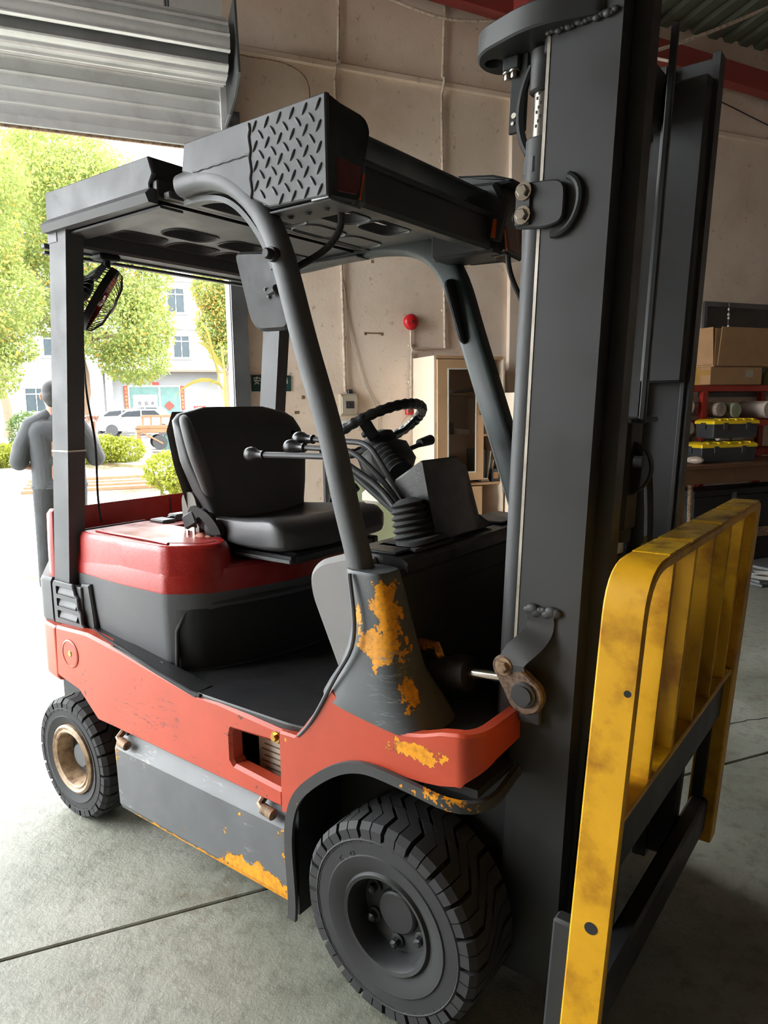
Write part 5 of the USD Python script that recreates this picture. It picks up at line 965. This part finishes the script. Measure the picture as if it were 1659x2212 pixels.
tree('hazy tall tree beyond the shutter opening', -4.0, 44, 6.0, [((-3.6, 44, 11.5), (3.4, 3.2, 2.6)), ((-1.6, 44, 13.8), (2.8, 2.6, 2.2)), ((1.2, 45, 13.2), (2.6, 2.6, 1.9)), ((-6.5, 44, 12), (3.0, 3, 3))], 9000, .38, 21, .25, blossoms=0)
def hedge(label, boxes, n, size, seed, mat='hedge', name='hedge'):
    c0 = np.mean([c for c, _ in boxes], 0); t = thing(name, label, 'hedge' if name == 'hedge' else 'shrub', W3(c0[0], c0[1], -.03), 'yellow-green hedges' if mat == 'hedge' else None)
    part(t, 'foliage', leaves([(np.array(W3(*c)), np.array(r)) for c, r in boxes], n, size, None, seed, .7, .7), M[mat], False, kind='stuff')
    part(t, 'stems', J(*[branch(W3(c[0] + dx, c[1], -.03), W3(c[0] + dx * 2.5, c[1], c[2] + r[2] * .5), .02, .008, seed + i, .1, 4) for i, (c, r) in enumerate(boxes) for dx in (-.12, .1)]), M['bark'], kind='stuff')
    return t
hedge('clipped yellow hedge in front of the parked cars', [((-.1, 21.8, .35), (.6, .6, .42)), ((.45, 22, .36), (.6, .6, .42)), ((.95, 22, .34), (.55, .6, .40)), ((-.28, 22, .35), (.45, .6, .4))], 5200, .085, 31)
hedge('low yellow hedge left of the man', [((-2.7, 21.5, .30), (.7, .7, .36)), ((-2.05, 21.8, .28), (.7, .7, .34)), ((-1.6, 21.9, .30), (.45, .6, .34)), ((-3.4, 21.5, .34), (.7, .7, .4))], 5600, .085, 32)
hedge('bright yellow shrub close behind the seat back', [((1.32, 13.6, .36), (.42, .45, .36)), ((1.62, 13.2, .25), (.42, .45, .34)), ((1.9, 13.4, .40), (.5, .5, .42)), ((2.5, 13.5, .4), (.5, .5, .42))], 5200, .07, 33)
hedge('rounded green shrub behind the left hedge', [((-1.75, 25, .85), (.50, .55, .62)), ((-3.1, 24.5, .7), (.6, .6, .6))], 2600, .10, 34, 'shrubleaf', 'shrub')
# leaning blade leaves of a plant by the jamb
bp = thing('corn_plant', 'yellowing plant with long arching blade leaves beside the door jamb', 'plant', W3(1.62, 8.5, -.03))
part(bp, 'stalk', branch(W3(1.62, 8.5, -.03), W3(1.5, 8.5, 2.2), .03, .012, 3, .04), M['blade'])
for i, (pts, w) in enumerate((([(1.50, 8.5, 1.9), (1.38, 8.45, 2.2), (1.28, 8.4, 2.42), (1.20, 8.35, 2.30), (1.18, 8.3, 2.1)], .03), ([(1.52, 8.5, 1.95), (1.40, 8.5, 2.12), (1.30, 8.5, 2.22), (1.22, 8.5, 2.24)], .045), ([(1.50, 8.5, 1.72), (1.30, 8.45, 1.82), (1.12, 8.4, 1.78), (.98, 8.35, 1.68), (.90, 8.3, 1.56)], .04), ([(1.5, 8.5, 1.7), (1.40, 8.45, 1.80), (1.30, 8.4, 1.70), (1.24, 8.4, 1.45)], .025), ([(1.5, 8.5, 1.6), (1.44, 8.5, 1.9), (1.40, 8.5, 2.1), (1.33, 8.5, 2.3), (1.2, 8.5, 2.36)], .02), ([(1.52, 8.5, 2.1), (1.62, 8.5, 2.4), (1.72, 8.5, 2.45), (1.82, 8.5, 2.3)], .03))):
    p = spline([W3(*q) for q in pts], 16); w_ = w * np.sin(np.linspace(.25, math.pi - .05, 16)); e = np.array([.3, .2, .9]); up = np.array([0, 0, .004])
    part(bp, 'leaf', rings([[p[k] - WV * w_[k] * .3 - np.array([0, 0, w_[k] * .6]), p[k] + up, p[k] + WV * w_[k] * .3 + np.array([0, 0, w_[k] * .6]), p[k] - up] for k in range(16)]), M['blade'])
# ---- building across the yard ----
BV = 60.0
bd = thing('office_building', 'white three-storey office building with arched windows and a canopy entrance', 'building', W3(4, BV, 0))
part(bd, 'wall', J(rbox(-30, 30, BV + 1.2, BV + 9, -.1, 4.4), rbox(-30, 30, BV, BV + 9, 4.9, 11.35), rbox(-30, 30, BV, BV + 9, 11.36, 15.2), rbox(-30, 1.4, BV, BV + 1.3, -.1, 4.9)), M['facade'], False)
part(bd, 'canopy', rbox(1.4, 30, BV - 1.2, BV + 1.3, 4.40, 5.0, .03), M['column'], 20); part(bd, 'soffit', rbox(1.4, 30, BV - 1.1, BV + 1.2, 4.30, 4.40), M['soffit'], False)
for u in (1.78, 10.3, 18): part(bd, 'column', RW(cyl((u, BV - .6, -.05), (0, 0, 1), .26, 4.4, 20)), M['column'])
for z in (7.68, 11.36): part(bd, 'string_course', rbox(-30, 30, BV - .12, BV + .02, z - .06, z + .06, .01), M['winframe'], 20)
for z in (.0,): part(bd, 'plinth', rbox(-30, 1.4, BV - .08, BV, -.05, .5, .01), M['boxgrey'], 20)
def archwin(u, z0, w, h, mull=.45):
    g = xpart(bd, 'window')
    arc = [(u - w / 2 - .14 + 0, z0 + h)] + [(u - (w / 2 + .16) * math.cos(a), z0 + h + (.42) * math.sin(a)) for a in np.linspace(0, math.pi, 14)]
    part(g, 'arch', RW(prism(arc, BV - .09, BV + .02, 'xz')), M['winframe'], 20); part(g, 'sill', rbox(u - w / 2 - .2, u + w / 2 + .2, BV - .16, BV + .02, z0 - .14, z0, .01), M['winframe'])
    part(g, 'frame', RW(prism([(u - w / 2, z0), (u + w / 2, z0), (u + w / 2, z0 + h), (u - w / 2, z0 + h)], BV - .05, BV + .02, 'xz', 0, [[(u - w / 2 + .06, z0 + .06), (u - .03, z0 + .06), (u - .03, z0 + h * .72), (u - w / 2 + .06, z0 + h * .72)], [(u + .03, z0 + .06), (u + w / 2 - .06, z0 + .06), (u + w / 2 - .06, z0 + h * .72), (u + .03, z0 + h * .72)], [(u - w / 2 + .06, z0 + h * .77), (u - .03, z0 + h * .77), (u - .03, z0 + h - .06), (u - w / 2 + .06, z0 + h - .06)], [(u + .03, z0 + h * .77), (u + w / 2 - .06, z0 + h * .77), (u + w / 2 - .06, z0 + h - .06), (u + .03, z0 + h - .06)]])), M['winframe'], False)
    part(g, 'pane', rbox(u - w / 2 + .05, u + w / 2 - .05, BV - .012, BV + .0, z0 + .05, z0 + h - .05), M['winglass'], False)
for k in range(-5, 5):
    archwin(7.15 + k * 4.7, 8.92, 1.36, 1.90); archwin(7.42 + k * 4.7, 5.42, 1.30, 1.75)
for u in (-3.35, -8.0, -12.6): archwin(u, 1.29, 1.55, 1.80)
en = xpart(bd, 'entrance')
part(en, 'door_frame', RW(prism([(3.2, -.05), (7.3, -.05), (7.3, 3.3), (3.2, 3.3)], BV + 1.1, BV + 1.2, 'xz', 0, [[(3.32, .02), (5.55, .02), (5.55, 3.16), (3.32, 3.16)], [(5.70, .02), (7.18, .02), (7.18, 3.16), (5.70, 3.16)]])), M['winframe'], False)
part(en, 'glass_door', rbox(3.32, 5.55, BV + 1.14, BV + 1.17, .02, 3.16), M['winglass'] if False else M['doorglass'], False); part(en, 'glass_door', rbox(5.70, 7.18, BV + 1.14, BV + 1.17, .02, 3.16), M['doorglass'], False)
part(en, 'poster', rbox(3.55, 5.45, BV + 1.09, BV + 1.12, 1.25, 2.55), M['winframe'], False)
def char(segs, ox, oz, s, w, v): return J(*[RW(prism([(ox + s * a[0], oz + s * a[1]) for a in (np.array([x0, z0]) - nn, np.array([x1, z1]) - nn, np.array([x1, z1]) + nn, np.array([x0, z0]) + nn)], v - .02, v, 'xz')) for (x0, z0, x1, z1) in segs for d in [(np.array([x1 - x0, z1 - z0]) / max(math.hypot(x1 - x0, z1 - z0), 1e-6))] for nn in [np.array([-d[1], d[0]]) * w / 2]])
pc = [[(.1, 1, .1, .2), (.1, 1, .5, 1), (.5, 1, .5, .6), (.1, .6, .5, .6), (.1, .2, .9, .2), (.7, 1, .7, .2)], [(.1, .1, .1, 1), (.1, 1, .9, 1), (.9, 1, .9, .1), (.1, .1, .9, .1), (.3, .55, .7, .55), (.5, .8, .5, .3)], [(.2, .9, .8, .9), (.1, .6, .9, .6), (.3, .9, .3, .0), (.7, .9, .7, .0)]]
for i, s in enumerate(pc): part(en, 'poster_character', char(s, 3.95 + i * .48, 1.72, .26, .2, BV + 1.09), M['dark'], False)
part(en, 'poster_line', rbox(3.85, 5.15, BV + 1.07, BV + 1.09, 1.48, 1.53), M['dark'], False)
cp = [quan, kou, chu, an, kou, quan]
for u in (3.06, 7.42):
    c_ = part(en, 'couplet', rbox(u - .14, u + .14, BV + 1.05, BV + 1.10, 1.35, 3.25), M['couplet'], False)
    for k in range(6): part(en, 'couplet_character', char(cp[k] if u < 5 else cp[-k - 1], u - .09, 2.95 - k * .30, .18, .16, BV + 1.05), M['gold'], False)
part(en, 'couplet', rbox(5.0, 5.6, BV + 1.03, BV + 1.09, 3.32, 3.55), M['couplet'], False)
part(en, 'door_ornament', RW(prism([(6.35, 1.25), (6.75, 1.65), (6.35, 2.05), (5.95, 1.65)], BV + 1.05, BV + 1.10, 'xz')), M['couplet'], False)
solo('planter_box', rbox(8.1, 9.0, BV - .6, BV - .2, 1.25, 1.6, .02), M['couplet'], 'orange box on a stand right of the entrance', 'box')
# ---- parked cars, cart ----
def car(label, u, v, yaw, hatch):
    c = W3(u, v, -.03); t = thing('car', label, 'car', c, 'parked cars'); q = lambda m: mv(rot(m, (0, 0, 1), math.degrees(YAW) + yaw), *c)
    H = 1.5 if not hatch else 1.66
    pr = [(-2.15, .35), (-2.2, .62), (-2.1, .86), (-1.2, .98), (1.75, .98), (2.1, .90), (2.2, .6), (2.15, .32), (1.75, .28), (-1.75, .28)]
    part(t, 'body', q(rings([[(x * (1 if abs(y) < .8 else .985), y, z if abs(y) < .8 else .3 + (z - .3) * .95) for x, z in rpoly(pr, .12, 3)] for y in (-.88, -.80, .80, .88)])), M['carwhite'], 40)
    cab = [(-1.25, .96), (-.55, H - .08), (-.2, H), (1.0, H - .02), (1.35, H - .12), (1.85, .96)]
    part(t, 'cabin', q(rings([[(x, y, z if k else min(z, .97)) for x, z in cab] for y, k in ((-.80, 0), (-.66, 1), (.66, 1), (.80, 0))])), M['carwhite'], 30)
    for s in (-1, 1):
        part(t, 'side_window', q(rings([[(x, s * (.805 - .14 * (z - .97) / (H - .97)), z) for x, z in pp] for pp in ([(-1.0, 1.0), (-.5, H - .14), (.2, H - .10), (.2, 1.0)], [(-1.0, 1.0), (-.5, H - .14), (.2, H - .10), (.2, 1.0)])]) if False else prism([(-1.02, 1.0), (-.52, H - .16), (.18, H - .10), (.18, 1.0)], s * .74, s * .775, 'xz')), M['carglass'], False)
        part(t, 'side_window', q(prism([(.26, 1.0), (.26, H - .10), (.95, H - .11), (1.4, 1.0)], s * .74, s * .775, 'xz')), M['carglass'], False)
    part(t, 'windscreen', q(hull([(-1.22, y, 1.0) for y in (-.62, .62)] + [(-.60, y, H - .10) for y in (-.56, .56)] + [(-1.17, y, .99) for y in (-.62, .62)])), M['carglass'], False)
    for x in (-1.35, 1.35):
        for s in (-1, 1): part(t, 'wheel', q(lathe([(.12, 0), (.20, .01), (.32, .0), (.33, .05), (.33, .2), (.1, .2)], (x, s * .90, .33), (0, -s, 0), 20)), M['rubber'])
    for s in (-.6, .6): part(t, 'headlamp', q(box(-2.2, -2.08, s - .2, s + .2, .66, .80, .02)), M['winglass'])
    for s in (-1, 1): part(t, 'wing_mirror', q(box(-.95, -.80, s * .86, s * 1.04, .98, 1.10, .02)), M['carwhite'])
car('white saloon car parked nearest the hedge', 2.75, 43, -10, False); car('white car parked behind the saloon, partly hidden', 2.0, 47.5, -14, False); car('white taller car at the back of the parked group', 3.6, 52, -8, True)
ct = thing('wooden_cart', 'old wooden cart with an open slatted frame in the yard', 'cart', W3(2.4, 28, -.03))
CV = 28.0
for u in (1.66, 3.0): part(ct, 'end_board', rbox(u, u + .14, CV - .5, CV + .5, .05, .78, .01), M['crate'])
for z in (.60, .76): part(ct, 'side_board', rbox(1.66, 3.7, CV - .52, CV - .46, z, z + .12, .01), M['crate'])
part(ct, 'deck', rbox(1.66, 3.7, CV - .5, CV + .5, .70, .78, .01), M['crate'])
for u in (1.86, 2.15, 2.5, 2.85, 3.2): part(ct, 'stake', rbox(u, u + .06, CV - .5, CV - .44, .78, 1.22, .008), M['crate'])
part(ct, 'top_rail', rbox(1.84, 3.7, CV - .52, CV - .44, 1.16, 1.25, .008), M['crate'])
for u in (2.45,): 
    for s in (-.56, .5): part(ct, 'wheel', RW(lathe([(.10, 0), (.26, .0), (.27, .03), (.26, .06), (.10, .06)], (u, CV + s, .25), (0, 1, 0), 20)), M['rubber'])
part(ct, 'strut', RW(tube([(1.85, CV - .55, .62), (2.55, CV - .55, .2)], .035, 8)), M['crate'])
solo('teal_crate', rbox(2.65, 3.05, CV - .3, CV + .1, -.03, .50, .01), M['doorglass'], 'teal plastic crate standing under the wooden cart', 'crate')
for i, (v, z) in enumerate(((14.6, .02), (15.2, .03), (15.9, .02), (16.5, .05))):
    solo('timber_plank', rot(rbox(-1.2, 1.3, v - .13, v + .13, z - .05, z + .01, .006), (0, 0, 1), (-2, 1, -1, 2)[i], W3(0, v, 0)), M['crate'], ('wet timber plank on the ground, nearest of four', 'wet timber plank on the ground, second from the doorway', 'wet timber plank on the ground, third from the doorway', 'wet timber plank on the ground, farthest of four')[i], 'plank', 'planks on the wet yard')
# ---- the man ----
pm = thing('person', 'man seen from behind in a grey t-shirt and dark trousers, right forearm raised', 'person', W3(-.235, 6.35, -.03))
def limb(chains, pitch=.02, it=12):
    mf = None
    for ch in chains:
        for (p, r), (q, s) in zip(ch, ch[1:]):
            h = m3.Manifold.batch_hull([m3.Manifold.sphere(r, 20).translate(tuple(map(float, W3(*p)))), m3.Manifold.sphere(s, 20).translate(tuple(map(float, W3(*q))))])
            mf = h if mf is None else mf + h
    mf = mf.refine_to_length(pitch).to_mesh(); m = trimesh.Trimesh(mf.vert_properties[:, :3], mf.tri_verts, process=True)
    return trimesh.smoothing.filter_taubin(m, lamb=.5, nu=.53, iterations=it)
u0, vv = -.235, 6.35
sh_l, sh_r = (u0 - .20, vv, 1.36), (u0 + .20, vv, 1.36); el_l, el_r = (u0 - .285, vv - .02, 1.09), (u0 + .29, vv + .02, 1.10); wr_l, wr_r = (u0 - .12, vv + .22, 1.02), (u0 + .285, vv + .14, 1.34)
hips = [(u0 - .09, vv, .86), (u0 + .09, vv, .86)]; knees = [(u0 - .13, vv + .02, .47), (u0 + .10, vv + .03, .47)]; ank = [(u0 - .15, vv - .02, .07), (u0 + .12, vv, .07)]
fing = []
for i in range(4):
    a = .028 * (i - 1.5); fing.append([((wr_r[0] + a * .4, wr_r[1] + .02, wr_r[2] + .05), .011), ((wr_r[0] + a, wr_r[1] + .04, wr_r[2] + .105), .0095), ((wr_r[0] + a - .01, wr_r[1] + .07, wr_r[2] + .115 - .006 * abs(i - 1)), .0085), ((wr_r[0] + a - .02, wr_r[1] + .085, wr_r[2] + .09), .0075)])
fing.append([((wr_r[0] - .02, wr_r[1] + .02, wr_r[2] + .03), .012), ((wr_r[0] - .05, wr_r[1] + .045, wr_r[2] + .06), .0105), ((wr_r[0] - .05, wr_r[1] + .07, wr_r[2] + .08), .009)])
fl2 = []
for i in range(4):
    a = .024 * (i - 1.5); fl2.append([((wr_l[0] + .03, wr_l[1] + .05, wr_l[2] + a * .4), .011), ((wr_l[0] + .06, wr_l[1] + .08, wr_l[2] + a), .0095), ((wr_l[0] + .09, wr_l[1] + .085, wr_l[2] + a), .0085)])
fl2.append([((wr_l[0] + .02, wr_l[1] + .03, wr_l[2] + .02), .012), ((wr_l[0] + .035, wr_l[1] + .05, wr_l[2] + .06), .010)])
head = (u0 + .005, vv + .015, 1.60)
body = limb([[((head[0], head[1] - .01, 1.625), .088), ((head[0], head[1] + .02, 1.57), .074), ((head[0], head[1] + .05, 1.52), .05)], [((u0, vv, 1.55), .058), ((u0, vv, 1.42), .062), ((u0, vv, 1.30), .11), ((u0, vv, .9), .12)],
             [(sh_l, .06), (el_l, .042), (wr_l, .028), ((wr_l[0] + .035, wr_l[1] + .045, wr_l[2]), .03)], [(sh_r, .06), (el_r, .042), (wr_r, .028), ((wr_r[0], wr_r[1] + .02, wr_r[2] + .05), .03)],
             [(hips[0], .09), (knees[0], .06), (ank[0], .04)], [(hips[1], .09), (knees[1], .06), (ank[1], .04)],
             [((head[0], head[1] + .10, 1.585), .012), ((head[0], head[1] + .085, 1.61), .012)], [((head[0] - .085, head[1], 1.60), .018), ((head[0] - .088, head[1] - .008, 1.625), .018)], [((head[0] + .085, head[1], 1.60), .018), ((head[0] + .088, head[1] - .008, 1.625), .018)]] + fing + fl2, .012, 6)
part(pm, 'body', body, M['skin'], True)
part(pm, 'hair', limb([[((head[0], head[1] - .012, 1.655), .089), ((head[0], head[1] - .022, 1.615), .087)], [((head[0], head[1] + .03, 1.668), .074), ((head[0], head[1] - .02, 1.66), .088)], [((head[0], head[1] - .035, 1.57), .062), ((head[0], head[1] - .03, 1.62), .08)]], .015, 5), M['hair'], True)
sl_ = lambda p, q, t: tuple(np.array(p) * (1 - t) + np.array(q) * t)
shirt = limb([[((u0 - .05, vv, 1.455), .058), ((u0 - .17, vv, 1.375), .078), (sl_(sh_l, el_l, .5), .078), (sl_(sh_l, el_l, .95), .073)], [((u0 + .05, vv, 1.455), .058), ((u0 + .17, vv, 1.375), .078), (sl_(sh_r, el_r, .5), .078), (sl_(sh_r, el_r, .95), .075)],
              [((u0 - .10, vv, 1.32), .125), ((u0 - .085, vv, 1.05), .115), ((u0 - .09, vv, .90), .115)], [((u0 + .10, vv, 1.32), .125), ((u0 + .085, vv, 1.05), .115), ((u0 + .09, vv, .90), .115)], [((u0 - .10, vv, 1.32), .125), ((u0 + .10, vv, 1.32), .125)], [((u0 - .09, vv, .92), .118), ((u0 + .09, vv, .92), .118)], [((u0 - .085, vv, 1.1), .115), ((u0 + .085, vv, 1.1), .115)], [((u0, vv, 1.47), .055), ((u0, vv, 1.40), .08)]], .02, 8)
shirt.vertices[:, 2] = np.maximum(shirt.vertices[:, 2], .865)
part(pm, 't_shirt', shirt, M['shirt'], True)
for z, k in ((.885, 0), (.90, 1)):
    part(pm, 'shirt_fold', RW(tube([(u0 + .205 * math.cos(a), vv + .118 * math.sin(a), z + .004 * math.sin(3 * a + k)) for a in np.linspace(0, 2 * math.pi, 28, endpoint=False)], .010, 8, closed=True)), M['shirt'], True)
part(pm, 'trousers', limb([[((u0 - .085, vv, .87), .112), (hips[0], .115), (knees[0], .078), ((ank[0][0], ank[0][1], .10), .062)], [((u0 + .085, vv, .87), .112), (hips[1], .115), (knees[1], .078), ((ank[1][0], ank[1][1], .10), .062)], [((u0 - .085, vv, .87), .112), ((u0 + .085, vv, .87), .112)]], .02, 8), M['trousers'], True)
for a in ank: part(pm, 'shoe', limb([[((a[0], a[1] - .05, .02), .042), ((a[0], a[1] + .06, .02), .042), ((a[0], a[1] + .15, .008), .034)]], .015, 4), M['dark'], True)
part(pm, 'glove_cuff', RW(cyl(tuple(np.array(wr_r) - np.array([.0, -.0, .03])), (-.1, .35, .9), .036, .05, 16, .006)), M['cab_side'])
# ---- clip fan hanging from the rear cross-member ----
fn = thing('clip_fan', 'small black clip fan with red blades hung under the rear crossmember', 'fan', (-2.37, 1.50, 2.03))
FC = np.array([-2.385, 1.485, 1.885]); fa_ = np.array([.46, .72, -.52]); fa_ /= np.linalg.norm(fa_)
part(fn, 'clamp', J(box(-2.375, -2.315, 1.46, 1.54, 2.012, 2.032, .005), cyl((-2.345, 1.50, 1.99), (0, 0, 1), .012, .03, 12)), M['black'])
part(fn, 'arm', sweep([(-2.345, 1.505, 2.015), (-2.385, 1.475, 1.955), FC - fa_ * .07 + np.array([0, 0, .03])], [(-.006, -.014), (.006, -.014), (.006, .014), (-.006, .014)]), M['galv'])
part(fn, 'motor', lathe([(.0, -.115), (.035, -.11), (.045, -.08), (.045, -.04), (.02, -.03)], FC, fa_, 20), M['black'])
part(fn, 'guard_ring', lathe([(.116, -.012), (.122, -.012), (.122, .014), (.116, .014), (.116, -.012)], FC, fa_, 48), M['black'], 30)
g1 = np.cross(fa_, [0, 0, 1.0]); g1 /= np.linalg.norm(g1); g2 = np.cross(fa_, g1); wires = []
for k in range(40):
    a = 2 * math.pi * k / 40; d = math.cos(a) * g1 + math.sin(a) * g2
    wires.append(tube([FC + fa_ * .055 + d * .02, FC + fa_ * .05 + d * .075, FC + fa_ * .03 + d * .112, FC + fa_ * .012 + d * .119], .0012, 4)); wires.append(tube([FC - fa_ * .012 + d * .119, FC - fa_ * .045 + d * .108, FC - fa_ * .07 + d * .05], .0014, 4))
part(fn, 'guard_wires', J(*wires), M['black'], kind='stuff')
part(fn, 'blade_hub', lathe([(.022, -.02), (.022, .015), (.0, .022)], FC, fa_, 16), M['white'])
for k in range(3):
    bl_ = []
    for r, a0, a1 in ((.02, -.2, .35), (.06, -.25, .75), (.10, -.1, .85), (.108, .1, .75)):
        aa = np.linspace(a0, a1, 6) + 2 * math.pi * k / 3; bl_.append([FC + fa_ * (.018 - .05 * i / 5 * .6) + r * (math.cos(x) * g1 + math.sin(x) * g2) for i, x in enumerate(aa)] + [FC + fa_ * (.015 - .05 * i / 5 * .6) + r * (math.cos(x) * g1 + math.sin(x) * g2) for i, x in reversed(list(enumerate(aa)))])
    part(fn, 'blade', rings(bl_), M['fire_red'])
part(fn, 'front_badge', lathe([(.0, .062), (.022, .06), (.022, .054), (.0, .052)], FC, fa_, 16), M['white'])
part(fn, 'power_cord', tube(spline([FC - fa_ * .1 + np.array([0, 0, -.02]), (-2.42, 1.43, 1.70), (-2.36, 1.40, 1.52), (-2.335, 1.40, 1.40), (-2.355, 1.41, 1.25), (-2.36, 1.42, 1.09)], 30), .004, 6), M['black'])
